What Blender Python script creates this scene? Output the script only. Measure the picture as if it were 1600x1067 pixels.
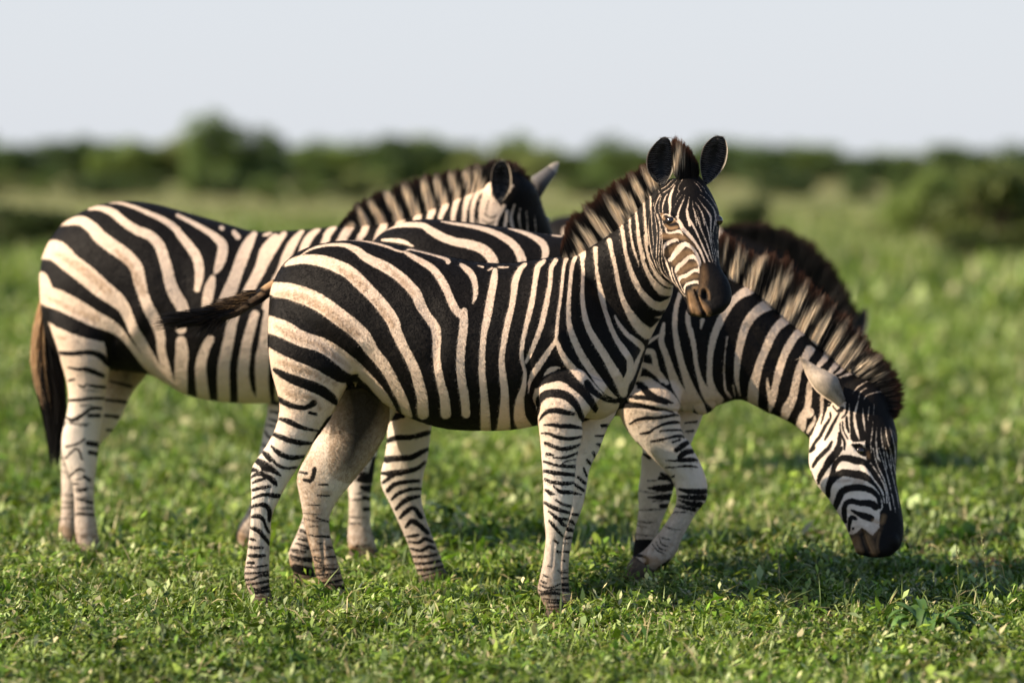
import bpy, bmesh, math, random
import numpy as np
from mathutils import Vector, Matrix, kdtree

# ------------------------------------------------------------------ camera, sky, sun
scene = bpy.context.scene
for o in list(bpy.data.objects):
    bpy.data.objects.remove(o, do_unlink=True)
COL = scene.collection
HZ, HC, FP = 250.0, 1.6, 6000.0            # horizon row, eye height, focal length in photo pixels

cam = bpy.data.cameras.new('camera'); camo = bpy.data.objects.new('camera', cam); COL.objects.link(camo)
camo.location = (0, 0, HC); camo.rotation_euler = (math.pi/2, 0, 0)
cam.sensor_width = 36; cam.lens = 135; cam.shift_y = -(533.5-HZ)/1600
cam.clip_end = 5000; cam.clip_start = .5
cam.dof.use_dof = True; cam.dof.focus_distance = 13.25; cam.dof.aperture_fstop = 1.5
scene.camera = camo

SUN_AZ, SUN_EL = 14.0, 33.0                 # degrees from the left towards the camera; height
w = bpy.data.worlds.new('World'); scene.world = w; w.use_nodes = True
nt = w.node_tree; bg = nt.nodes['Background']
sky = nt.nodes.new('ShaderNodeTexSky'); sky.sky_type = 'NISHITA'; sky.sun_disc = False
sky.sun_elevation = math.radians(SUN_EL); sky.sun_rotation = math.radians(270-SUN_AZ)
sky.air_density = 1.0; sky.dust_density = 1.0; sky.ozone_density = 1.0; sky.altitude = 200
haze_mix = nt.nodes.new('ShaderNodeMix'); haze_mix.data_type = 'RGBA'      # bright haze low in the sky, clearer overhead
haze_mix.inputs[7].default_value = (4.25, 4.45, 4.8, 1)
tc = nt.nodes.new('ShaderNodeTexCoord'); sxyz = nt.nodes.new('ShaderNodeSeparateXYZ'); nt.links.new(tc.outputs['Generated'], sxyz.inputs[0])
mr = nt.nodes.new('ShaderNodeMapRange'); mr.inputs[1].default_value = .05; mr.inputs[2].default_value = .27; mr.inputs[3].default_value = .92; mr.inputs[4].default_value = .0
nt.links.new(sxyz.outputs[2], mr.inputs[0]); nt.links.new(mr.outputs[0], haze_mix.inputs[0])
nt.links.new(sky.outputs[0], haze_mix.inputs[6]); nt.links.new(haze_mix.outputs[2], bg.inputs[0]); bg.inputs[1].default_value = 0.10
sl = bpy.data.lights.new('sun', 'SUN'); so = bpy.data.objects.new('sun', sl); COL.objects.link(so)
sl.energy = 5.0; sl.angle = math.radians(.55); sl.color = (1.0, .82, .60)
ce = math.cos(math.radians(SUN_EL))
sd = Vector((-ce*math.cos(math.radians(SUN_AZ)), -ce*math.sin(math.radians(SUN_AZ)), math.sin(math.radians(SUN_EL))))
so.rotation_euler = sd.to_track_quat('Z', 'Y').to_euler(); so.location = (-20, -5, 20)
scene.view_settings.view_transform = 'Standard'; scene.view_settings.look = 'None'
scene.view_settings.gamma = 1; scene.view_settings.exposure = 0.8
scene.cycles.use_denoising = True
scene.cycles.max_bounces = 6; scene.cycles.transparent_max_bounces = 4

rng = np.random.default_rng(7)
random.seed(7)

# ------------------------------------------------------------------ helpers
CR = dict(P=(0,0,1), A=(360,340,3.5575), B=(700,360,3.5575), C=(860,190,3.233), D1=(1000,200,7.113), D2=(1000,330,5.927),
          H1=(370,540,5.08), H2=(370,730,4.85), L=(350,560,2.669), FL1=(820,600,5.333), FL2=(820,780,5.613),
          N=(1100,340,3.812), S=(960,400,3.557), E1=(1240,550,5.928), E2=(1250,700,5.617), HL=(540,600,3.233),
          FA=(950,580,5.333), FB=(950,730,5.333), R=(30,300,3.5575), F=(500,230,4), T=(240,400,6.668),
          RL=(40,480,4.85), RL2=(30,570,3.443))

def W3(px, py, Y):
    return np.array([(px-800)*Y/FP, Y, HC-(py-HZ)*Y/FP])
def proj(co):
    return np.stack([800+co[:,0]*FP/co[:,1], HZ+(HC-co[:,2])*FP/co[:,1]], 1)

def parse(txt, crop):
    """'W x,y,w x,y,w ...' lines in the pixels of one crop -> [(op, array of photo x,y,halfwidth)]"""
    x0, y0, s = CR[crop]; out = []
    for ln in txt.strip().splitlines():
        for seg in ln.split(';'):
            t = seg.split()
            if not t: continue
            a = np.array([[float(v) for v in q.split(',')] for q in t[1:]])
            if a.shape[1] == 2: a = np.c_[a, np.zeros(len(a))]
            a[:,0] = x0+a[:,0]/s; a[:,1] = y0+a[:,1]/s; a[:,2] = a[:,2]/s/2
            out.append((t[0], a))
    return out

def catmull(a, step):
    a = np.asarray(a, float)
    if len(a) < 2: return a
    p = np.vstack([2*a[0]-a[1], a, 2*a[-1]-a[-2]]); out = []
    for i in range(1, len(p)-2):
        d = np.linalg.norm(p[i+1][:2]-p[i][:2]); n = max(1, int(math.ceil(d/step)))
        t = (np.arange(n)/n)[:,None]
        out.append(.5*(2*p[i]+(p[i+1]-p[i-1])*t+(2*p[i-1]-5*p[i]+4*p[i+1]-p[i+2])*t**2+(3*p[i]-p[i-1]-3*p[i+1]+p[i+2])*t**3))
    out.append(a[-1:]); return np.vstack(out)

def stroke_sd(q, a, pad=9):
    """signed distance (positive inside) from points q to a stroke with varying half width"""
    s = np.full(len(q), -99.0)
    m = a[:,2].max()+pad
    lo = a[:,:2].min(0)-m; hi = a[:,:2].max(0)+m
    idx = np.nonzero(((q > lo) & (q < hi)).all(1))[0]
    if not len(idx): return s
    c = catmull(a, 3.0)
    p = q[idx]; best = np.full(len(idx), -99.0)
    if len(c) == 1:
        best = c[0,2]-np.hypot(*(p-c[0,:2]).T)
    for i in range(len(c)-1):
        A_, B_ = c[i,:2], c[i+1,:2]; d = B_-A_; L2 = max(d@d, 1e-9)
        near = np.abs(p-(A_+B_)/2).max(1) < m+3
        if not near.any(): continue
        pp = p[near]
        t = np.clip(((pp-A_)@d)/L2, 0, 1)
        v = (c[i,2]*(1-t)+c[i+1,2]*t)-np.hypot(*(pp-(A_+t[:,None]*d)).T)
        best[near] = np.maximum(best[near], v)
    s[idx] = best; return s

def poly_sd(q, a):
    P = a[:,:2]; n = len(P); d = np.full(len(q), 1e9); ins = np.zeros(len(q), bool)
    for i in range(n):
        A_, B_ = P[i], P[(i+1) % n]; e = B_-A_
        t = np.clip(((q-A_)@e)/max(e@e, 1e-9), 0, 1)
        d = np.minimum(d, np.hypot(*(q-(A_+t[:,None]*e)).T))
        c = ((A_[1] > q[:,1]) != (B_[1] > q[:,1]))
        with np.errstate(divide='ignore', invalid='ignore'):
            xi = A_[0]+(q[:,1]-A_[1])*e[0]/(e[1] if abs(e[1]) > 1e-9 else 1e-9)
        ins ^= c & (q[:,0] < xi)
    return np.where(ins, d, -d)

def paint(q, ops, base=-8.0):
    """returns coat field: white distance, tan mask, dark brown mask, shadow stripe and painted thigh shade mask"""
    wf = np.full(len(q), base); tan = np.zeros(len(q)); brn = np.zeros(len(q))
    for op, a in ops:
        if op in 'PQ': s = poly_sd(q, a)
        else: s = stroke_sd(q, a, 28 if op in 'GD' else 9)
        if op in 'WP': wf = np.maximum(wf, s)
        elif op in 'KQ': wf = np.minimum(wf, -s)
        elif op == 'D': brn = np.where(s > -20, np.maximum(brn, 1+np.clip(.5+s/40, 0, 1)**1.3), brn)      # 1..2: shade of the inner thigh painted into the coat
        elif op == 'J': wf = np.minimum(wf, np.where(s > -4, -s*.55+.35, 8))
        elif op == 'T': tan = np.maximum(tan, np.clip(.5+s/5, 0, 1))
        elif op == 'U': tan = np.maximum(tan, .5*np.clip(.5+s/6, 0, 1))
        elif op == 'S': tan = np.maximum(tan, .4*np.clip(.3+s/14, 0, 1))
        elif op == 'V': tan = np.maximum(tan, .42*np.clip(.5+s/7, 0, 1))
        elif op == 'G': brn = np.maximum(brn, .85*np.clip(.5+s/30, 0, 1))  # soft brown leg tint, also laid under the painted thigh shade
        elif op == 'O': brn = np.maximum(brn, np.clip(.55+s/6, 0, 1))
    return np.clip(wf, -8, 8), tan, brn

def fill(rows):
    out = []
    for r in rows:
        r = list(r)
        if len(r) == 5: r.append(out[-1][5])
        out.append(r)
    return out

def loft(rows, e=0.0, sup=2.3, nring=96, step=7.0, closed=True):
    """rows: x1,y1,x2,y2 in photo pixels, lateral half width and depth in metres. Returns verts, faces"""
    rows = [list(r) for r in rows]
    for i, r in enumerate(rows):
        if len(r) == 5: r.append(rows[i-1][5])
    a = catmull(np.array(rows), step)
    th = np.arange(nring)/nring*2*math.pi
    c, s = np.cos(th), np.sin(th)
    c2 = np.sign(c)*np.abs(c)**(2/sup); s2 = np.sign(s)*np.abs(s)**(2/sup)
    V = []
    for r in a:
        p1, p2 = W3(r[0], r[1], r[5]), W3(r[2], r[3], r[5])
        m, u = (p1+p2)/2, (p1-p2)/2
        V.append(m+c2[:,None]*u+(s2*r[4]*(1-e*c))[:,None]*np.array([0,1.,0]))
    V = np.vstack(V); n = len(a); F_ = []
    for i in range(n-1):
        for j in range(nring):
            k = (j+1) % nring
            F_.append((i*nring+j, i*nring+k, (i+1)*nring+k, (i+1)*nring+j))
    c0, c1 = V[:nring].mean(0), V[-nring:].mean(0)
    d0 = c0-V[nring:2*nring].mean(0); d1 = c1-V[-2*nring:-nring].mean(0)
    V = np.vstack([V, c0+d0*.4, c1+d1*.4]); a0, a1 = len(V)-2, len(V)-1
    for j in range(nring):
        k = (j+1) % nring
        F_.append((a0, k, j)); F_.append((a1, (n-1)*nring+j, (n-1)*nring+k))
    return V, F_

def ball(px, py, Y, rx, ry, rz, n=16):
    c = W3(px, py, Y); V = []; F_ = []
    for i in range(n+1):
        ph = math.pi*i/n
        for j in range(2*n):
            t = math.pi*j/n
            V.append(c+np.array([rx*math.sin(ph)*math.cos(t), ry*math.sin(ph)*math.sin(t), rz*math.cos(ph)]))
    for i in range(n):
        for j in range(2*n):
            k = (j+1) % (2*n)
            F_.append((i*2*n+j, (i+1)*2*n+j, (i+1)*2*n+k, i*2*n+k))
    return np.array(V), F_

def mesh_from(name, V, F_, smooth=True):
    me = bpy.data.meshes.new(name)
    me.from_pydata(np.asarray(V).tolist(), [], F_); me.update()
    if smooth: me.shade_smooth()
    return me

def quads_mesh(name, V, Q):
    """fast mesh of quads from numpy arrays"""
    me = bpy.data.meshes.new(name)
    me.vertices.add(len(V)); me.vertices.foreach_set('co', np.ascontiguousarray(V, np.float32).ravel())
    me.loops.add(Q.size); me.loops.foreach_set('vertex_index', np.ascontiguousarray(Q, np.int32).ravel())
    me.polygons.add(len(Q)); me.polygons.foreach_set('loop_start', np.arange(0, Q.size, Q.shape[1], dtype=np.int32))
    me.update(calc_edges=True); return me

def put_color(me, name, colv):
    at = me.color_attributes.new(name, 'FLOAT_COLOR', 'POINT')
    at.data.foreach_set('color', np.c_[colv, np.ones(len(colv))].astype(np.float32).ravel())
def put_float(me, name, v):
    at = me.attributes.new(name, 'FLOAT', 'POINT'); at.data.foreach_set('value', np.asarray(v, np.float32))

def link(name, me, mat=None, parent=None, **props):
    o = bpy.data.objects.new(name, me); COL.objects.link(o)
    if mat is not None: me.materials.append(mat)
    if parent is not None: o.parent = parent
    for k, v in props.items(): o[k] = v
    return o

def set_origin(me, loc):
    me.transform(Matrix.Translation(-Vector(loc)))

# ------------------------------------------------------------------ materials
def new_mat(name):
    m = bpy.data.materials.new(name); m.use_nodes = True
    return m, m.node_tree, m.node_tree.nodes['Principled BSDF'], m.node_tree.nodes['Material Output']
def N_(nt, t, **kw):
    n = nt.nodes.new(t)
    for k, v in kw.items(): setattr(n, k, v)
    return n

def coat_material():
    m, nt, b, out = new_mat('zebra_coat')
    L = nt.links.new
    tc = N_(nt, 'ShaderNodeTexCoord')
    def attr(n): a = N_(nt, 'ShaderNodeAttribute'); a.attribute_name = n; return a
    def noise(scale, detail=2, vec=None):
        n = N_(nt, 'ShaderNodeTexNoise'); n.inputs['Scale'].default_value = scale; n.inputs['Detail'].default_value = detail
        L(vec or tc.outputs['Object'], n.inputs['Vector']); return n
    def math_(op, a, b_=None, c=None):
        n = N_(nt, 'ShaderNodeMath', operation=op)
        for i, v in enumerate((a, b_, c)):
            if v is None: continue
            if isinstance(v, (int, float)): n.inputs[i].default_value = v
            else: L(v, n.inputs[i])
        return n.outputs[0]
    def mix(f, a, b_):
        n = N_(nt, 'ShaderNodeMix', data_type='RGBA')
        if isinstance(f, (int, float)): n.inputs[0].default_value = f
        else: L(f, n.inputs[0])
        for i, v in ((6, a), (7, b_)):
            if isinstance(v, tuple): n.inputs[i].default_value = (*v, 1)
            else: L(v, n.inputs[i])
        return n.outputs[2]
    mp = N_(nt, 'ShaderNodeMapping'); L(tc.outputs['Object'], mp.inputs[0]); mp.inputs['Scale'].default_value = (1, 1, .35)
    fur = noise(300, 3, mp.outputs[0]); med = noise(60, 3); big = noise(7, 3)
    wf = math_('ADD', attr('wf').outputs['Fac'], math_('MULTIPLY', math_('SUBTRACT', fur.outputs[0], .5), 4.0))
    wf = math_('ADD', wf, math_('MULTIPLY', math_('SUBTRACT', med.outputs[0], .5), 1.6))
    mr = N_(nt, 'ShaderNodeMapRange', interpolation_type='SMOOTHSTEP'); L(wf, mr.inputs[0])
    mr.inputs[1].default_value = -.5; mr.inputs[2].default_value = 1.3
    geo = N_(nt, 'ShaderNodeNewGeometry'); sx = N_(nt, 'ShaderNodeSeparateXYZ'); L(geo.outputs['Position'], sx.inputs[0])
    low = N_(nt, 'ShaderNodeMapRange'); L(sx.outputs[2], low.inputs[0])          # dust on the lower legs
    low.inputs[1].default_value = .42; low.inputs[2].default_value = .03; low.inputs[3].default_value = .04; low.inputs[4].default_value = 1.0
    black = mix(big.outputs[0], (.0030, .0030, .0034), (.0095, .0072, .0062))
    white = mix(math_('MULTIPLY', med.outputs[0], .8), (.80, .645, .51), (.58, .44, .33))
    belly = N_(nt, 'ShaderNodeMapRange'); L(sx.outputs[2], belly.inputs[0])      # whiter hair under the belly and down the legs
    belly.inputs[1].default_value = .72; belly.inputs[2].default_value = .55
    white = mix(math_('MULTIPLY', belly.outputs[0], .55), white, (.78, .74, .69))
    dirt = math_('MULTIPLY', low.outputs[0], math_('MULTIPLY', med.outputs[0], 1.6))
    white = mix(dirt, white, (.22, .14, .09))
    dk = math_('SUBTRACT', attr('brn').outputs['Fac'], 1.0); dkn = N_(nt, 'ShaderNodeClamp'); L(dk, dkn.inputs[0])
    br = math_('MULTIPLY', math_('MINIMUM', attr('brn').outputs['Fac'], .8), math_('MULTIPLY_ADD', med.outputs[0], 1.1, -.02))
    white = mix(br, white, (.27, .15, .065))
    c = mix(mr.outputs[0], black, white)
    tanc = mix(med.outputs[0], (.22, .12, .05), (.44, .27, .14))
    c = mix(attr('tan').outputs['Fac'], c, tanc)
    c = mix(math_('MULTIPLY', dkn.outputs[0], .93), c, (.020, .017, .016))  # painted thigh shade darkens the finished coat colour
    L(c, b.inputs['Base Color']); b.inputs['Roughness'].default_value = .62
    b.inputs['Specular IOR Level'].default_value = .12
    b.inputs['Sheen Weight'].default_value = .0; b.inputs['Sheen Roughness'].default_value = .4
    bp = N_(nt, 'ShaderNodeBump'); bp.inputs['Strength'].default_value = .35; bp.inputs['Distance'].default_value = .004
    lump = noise(13, 3); h = math_('ADD', math_('ADD', fur.outputs[0], math_('MULTIPLY', med.outputs[0], 1.5)), math_('MULTIPLY', lump.outputs[0], 6.0))
    L(h, bp.inputs['Height']); L(bp.outputs[0], b.inputs['Normal'])
    return m

def hair_material(name='mane_hair', trans=.38):
    m, nt, b, out = new_mat(name); L = nt.links.new
    a = N_(nt, 'ShaderNodeAttribute'); a.attribute_name = 'col'
    L(a.outputs['Color'], b.inputs['Base Color']); b.inputs['Roughness'].default_value = .55
    b.inputs['Specular IOR Level'].default_value = .3
    t = N_(nt, 'ShaderNodeBsdfTranslucent'); L(a.outputs['Color'], t.inputs[0])
    mx = N_(nt, 'ShaderNodeMixShader'); mx.inputs[0].default_value = trans
    L(b.outputs[0], mx.inputs[1]); L(t.outputs[0], mx.inputs[2]); L(mx.outputs[0], out.inputs[0])
    return m

def plain(name, c1, c2, scale, rough=.6, spec=.4, bump=.2):
    m, nt, b, out = new_mat(name); L = nt.links.new
    tc = N_(nt, 'ShaderNodeTexCoord'); n = N_(nt, 'ShaderNodeTexNoise'); n.inputs['Scale'].default_value = scale; n.inputs['Detail'].default_value = 5
    L(tc.outputs['Object'], n.inputs[0]); r = N_(nt, 'ShaderNodeValToRGB'); L(n.outputs[0], r.inputs[0])
    r.color_ramp.elements[0].position = .3; r.color_ramp.elements[1].position = .7
    r.color_ramp.elements[0].color = (*c1, 1); r.color_ramp.elements[1].color = (*c2, 1)
    L(r.outputs[0], b.inputs['Base Color']); b.inputs['Roughness'].default_value = rough; b.inputs['Specular IOR Level'].default_value = spec
    bp = N_(nt, 'ShaderNodeBump'); bp.inputs['Strength'].default_value = bump; bp.inputs['Distance'].default_value = .003
    L(n.outputs[0], bp.inputs['Height']); L(bp.outputs[0], b.inputs['Normal'])
    return m

M_COAT = coat_material(); M_HAIR = hair_material()
M_HOOF = plain('hoof_horn', (.035, .024, .017), (.12, .08, .055), 40, .6, .3)
M_EYE = plain('eye', (.006, .004, .003), (.02, .012, .007), 60, .08, .8, 0)

CW = np.array([.93, .79, .60]); CK = np.array([.007, .006, .006]); CB = np.array([.13, .045, .018]); CT = np.array([.50, .33, .18])
def hair_colors(wf, tip, tipbrown=.7):
    """colour of strand points: field plus browned tips"""
    t = np.clip(.5+wf/3.0, 0, 1)[:,None]
    c = CK*(1-t)+CW*t
    k = (np.clip((tip-.74)/.25, 0, 1)*tipbrown)[:,None]
    c = c*(1-k)+(CB*(1-t*.3)+CT*t*.3)*k
    return c*rng.uniform(.75, 1.15, (len(c), 1))

def blades(name, root, mid, tip, wid, colf, mat, parent, flat=5.):
    """strands: root/mid/tip [N,3]; wid width; colf(points, u) -> colours"""
    n = len(root); d = tip-root
    side = np.cross(d, np.array([0,1.,0])+rng.normal(size=(n, 3))*flat); side /= np.linalg.norm(side, axis=1)[:,None]+1e-9
    V = []; U = []
    for u in (0, .35, .7, 1.0):
        p = root*(1-u)**2+2*mid*u*(1-u)+tip*u*u
        ww = (wid*(1-u**2*.85))[:,None]
        V += [p-side*ww/2, p+side*ww/2]; U += [np.full(n, u)]*2
    V = np.stack(V, 1).reshape(-1, 3); U = np.stack(U, 1).reshape(-1)
    base = np.arange(n)[:,None]*8
    Q = np.concatenate([base+np.array([[2*k, 2*k+1, 2*k+3, 2*k+2]]) for k in range(3)], 0)
    me = quads_mesh(name, V, Q)
    put_color(me, 'col', colf(V, U)); me.materials.append(mat)
    o = bpy.data.objects.new(name, me); COL.objects.link(o); o.parent = parent
    loc = Vector((0, 0, 0)); q = parent
    while q is not None: loc += q.location; q = q.parent
    me.transform(Matrix.Translation(-loc))
    return o

def fur_coat(o, me, n, seed, ishead, ln=.0085):
    """short hair lying along the skin; each hair takes the coat colour under its root"""
    r = np.random.default_rng(seed); nv = len(me.vertices)
    co = np.empty(nv*3, np.float32); me.vertices.foreach_get('co', co); co = co.reshape(-1, 3).astype(float)
    no = np.empty(nv*3, np.float32); me.vertices.foreach_get('normal', no); no = no.reshape(-1, 3).astype(float)
    def at(k): a = np.empty(nv, np.float32); me.attributes[k].data.foreach_get('value', a); return a.astype(float)
    wf, tan, brn = at('wf'), at('tan'), at('brn')
    i = r.integers(0, nv, n); i = i[~ishead[i] | (r.random(n) < .35)]; n = len(i); hs = np.where(ishead[i], .45, 1.)[:,None]; P = co[i]+r.normal(0, .0015, (n, 3)); N = no[i]
    P -= N*((P-co[i])*N).sum(1)[:,None]
    leg = (P[:,2] < .62)[:,None]
    flow = np.where(leg, np.array([-.1, 0, -1.]), np.array([-.8, 0, -.55]))+r.normal(0, .22, (n, 3))
    T = flow-N*(flow*N).sum(1)[:,None]; T /= np.linalg.norm(T, axis=1)[:,None]+1e-9
    D = T+N*r.uniform(.12, .38, (n,1)); S = np.cross(N, T); L_ = r.uniform(.6, 1.3, (n,1))*ln*hs; W_ = .0011*hs
    V = np.stack([P-N*.001, P+D*L_*.5+S*W_/2, P+D*L_, P+D*L_*.5-S*W_/2], 1).reshape(-1, 3)
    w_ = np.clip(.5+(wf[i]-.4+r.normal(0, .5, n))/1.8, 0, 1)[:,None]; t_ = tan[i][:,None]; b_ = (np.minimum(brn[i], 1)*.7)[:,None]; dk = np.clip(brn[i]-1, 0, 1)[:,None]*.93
    low = (P[:,2] < .62)[:,None]
    wh = np.where(low, np.array([.77,.68,.58]), np.array([.80,.655,.525])); d = np.clip(np.clip((.40-P[:,2])/.37, 0, 1)*.6+np.clip((.15-P[:,2])/.08, 0, 1)*.4, 0, 1)[:,None]
    wh = wh*(1-d)+np.array([.25,.165,.11])*d; wh = wh*(1-b_)+np.array([.30,.17,.08])*b_
    c = (np.array([.006,.0055,.0055])*(1-w_)+wh*w_)*(1-t_)+np.array([.32,.19,.095])*t_
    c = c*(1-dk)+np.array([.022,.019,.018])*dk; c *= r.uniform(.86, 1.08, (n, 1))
    m = quads_mesh('fur', V, np.arange(4*n).reshape(-1, 4)); put_color(m, 'col', np.repeat(c, 4, 0)); m.materials.append(M_HAIR)
    f = bpy.data.objects.new('fur', m); COL.objects.link(f); f.parent = o; f['kind'] = 'stuff'

def interp_curve(a, t):
    a = np.asarray(a, float); x = np.linspace(0, 1, len(a))
    return np.stack([np.interp(t, x, a[:,k]) for k in range(a.shape[1])], 1)

# ------------------------------------------------------------------ zebra builder
def zebra(label, group, parts, legs, layers, headmap, origin, relief=(), voxel=.0045, smooth_it=14, finehead=False, hairs=0):
    """parts: [(tag, V, F)], tag in body/head/far; legs: [(tag, rows)] ; layers: dict tag -> ops"""
    V, F_, tags = [], [], []; k = 0
    hooves = []
    for tag, rows in legs:
        rows = fill(rows)
        v, f = loft(rows[:-1], nring=40, sup=2.1, step=5); parts = parts+[(tag, v, f)]
        hooves.append((tag, rows[-2:]))
    for tag, v, f in parts:
        V.append(v); F_ += [tuple(i+k for i in q) for q in f]; tags += [tag]*len(v); k += len(v)
    V = np.vstack(V)
    kd = kdtree.KDTree(len(V))
    for i, p in enumerate(V): kd.insert(p, i)
    kd.balance()
    me0 = mesh_from('tmp', V, F_); bm = bmesh.new(); bm.from_mesh(me0); bmesh.ops.recalc_face_normals(bm, faces=bm.faces); bm.to_mesh(me0); bm.free()
    tmp = bpy.data.objects.new('tmp', me0); COL.objects.link(tmp)
    r = tmp.modifiers.new('r', 'REMESH'); r.mode = 'VOXEL'; r.voxel_size = voxel; r.use_smooth_shade = True
    s = tmp.modifiers.new('s', 'SMOOTH'); s.factor = .5; s.iterations = smooth_it
    dg = bpy.context.evaluated_depsgraph_get(); dg.update()
    me = bpy.data.meshes.new_from_object(tmp.evaluated_get(dg)); me.name = 'zebra'
    bpy.data.objects.remove(tmp, do_unlink=True)
    if finehead:                              # finer skin on the head, for the thin face stripes
        bm = bmesh.new(); bm.from_mesh(me)
        hv = {v.index for v in bm.verts if tags[kd.find(v.co)[1]] == 'head'}
        bmesh.ops.subdivide_edges(bm, edges=[e for e in bm.edges if e.verts[0].index in hv and e.verts[1].index in hv], cuts=1, use_grid_fill=True, smooth=0)
        bm.to_mesh(me); bm.free()
    n = len(me.vertices); co = np.empty(n*3, np.float32); me.vertices.foreach_get('co', co); co = co.reshape(-1, 3).astype(float)
    no = np.empty(n*3, np.float32); me.vertices.foreach_get('normal', no); no = no.reshape(-1, 3).astype(float)
    tg = np.array([tags[kd.find(p)[1]] for p in co])
    # side plane of the animal: fold the far half onto the near half before reading the coat pattern
    x0, Y0, x1, Y1 = headmap['plane']; Yc = Y0+(co[:,0]-x0)/(x1-x0)*(Y1-Y0)
    q3 = co.copy(); body = tg == 'body'; far = body & (co[:,1] > Yc)
    q3[far,1] = 2*Yc[far]-co[far,1]
    hd = tg == 'head'
    if 'mid' in headmap:                      # far cheek takes the mirrored pattern of the near cheek
        c0, nn = headmap['mid']; nn = nn/np.linalg.norm(nn)
        sdist = (q3-c0)@nn; back = hd & (sdist > 0) & (no[:,1] > .15)
        q3[back] -= 2*sdist[back,None]*nn
    q = proj(q3)
    for crop, lay, pts, amt in relief:
        a = parse('X '+pts, crop)[0][1]
        sel = np.nonzero((tg == lay))[0]
        if lay == 'body' or lay == 'head': ok = sel
        c = catmull(a, 3.); d = np.full(len(sel), 0.)
        qq = q[sel]
        for p_ in c:
            d = np.maximum(d, np.exp(-((qq-p_[:2])**2).sum(1)/(p_[2]**2+1e-6)))
        co[sel] += no[sel]*(d*amt)[:,None]
    me.vertices.foreach_set('co', co.astype(np.float32).ravel())
    wf = np.full(n, -8.); tan = np.zeros(n); brn = np.zeros(n)
    for lay in set(tg):
        m = tg == lay; a, b, c = paint(q[m], layers[lay][1], layers[lay][0]); wf[m], tan[m], brn[m] = (a-.35 if lay == 'head' else a), b, c
    put_float(me, 'wf', wf); put_float(me, 'tan', tan); put_float(me, 'brn', brn)
    me.shade_smooth()
    set_origin(me, origin)
    o = link('zebra', me, M_COAT, None, label=label, category='zebra', group=group)
    me.materials.clear(); me.materials.append(M_COAT)
    o.location = origin
    if hairs: fur_coat(o, me, hairs, 5, tg == 'head')
    for tag, (ra, rb) in hooves:
        ra, rb = list(ra), list(rb); Y = rb[5]
        ra[4] *= 1.03; mx = (ra[0]+ra[2])/2
        rm = [ra[0]*.6+rb[0]*.4-1, ra[1]*.6+rb[1]*.4, ra[2]*.6+rb[2]*.4+1, ra[3]*.6+rb[3]*.4, ra[4]*.6+rb[4]*.4, Y]
        v, f = loft([ra, rm, rb], nring=24, sup=2.2, step=4)
        v = v.copy(); v[:,2] = np.maximum(v[:,2], .001)
        mh = mesh_from('hoof', v, f); set_origin(mh, origin)
        link('hoof', mh, M_HOOF, o)
    return o, co, no, tg

def surf(co, tg, px, py, lay='head', r=2.5):
    q = proj(co); m = (np.hypot(q[:,0]-px, q[:,1]-py) < r) & (tg == lay)
    if not m.any(): return W3(px, py, co[:,1].mean())
    return co[m][co[m][:,1].argmin()]

def eyeball(o, c, r):
    v, f = ball(0, 0, 1, r, r, r, 12); v = v-W3(0, 0, 1)+np.asarray(c)
    me = mesh_from('eye', v, f); set_origin(me, o.location); link('eye', me, M_EYE, o)

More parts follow.
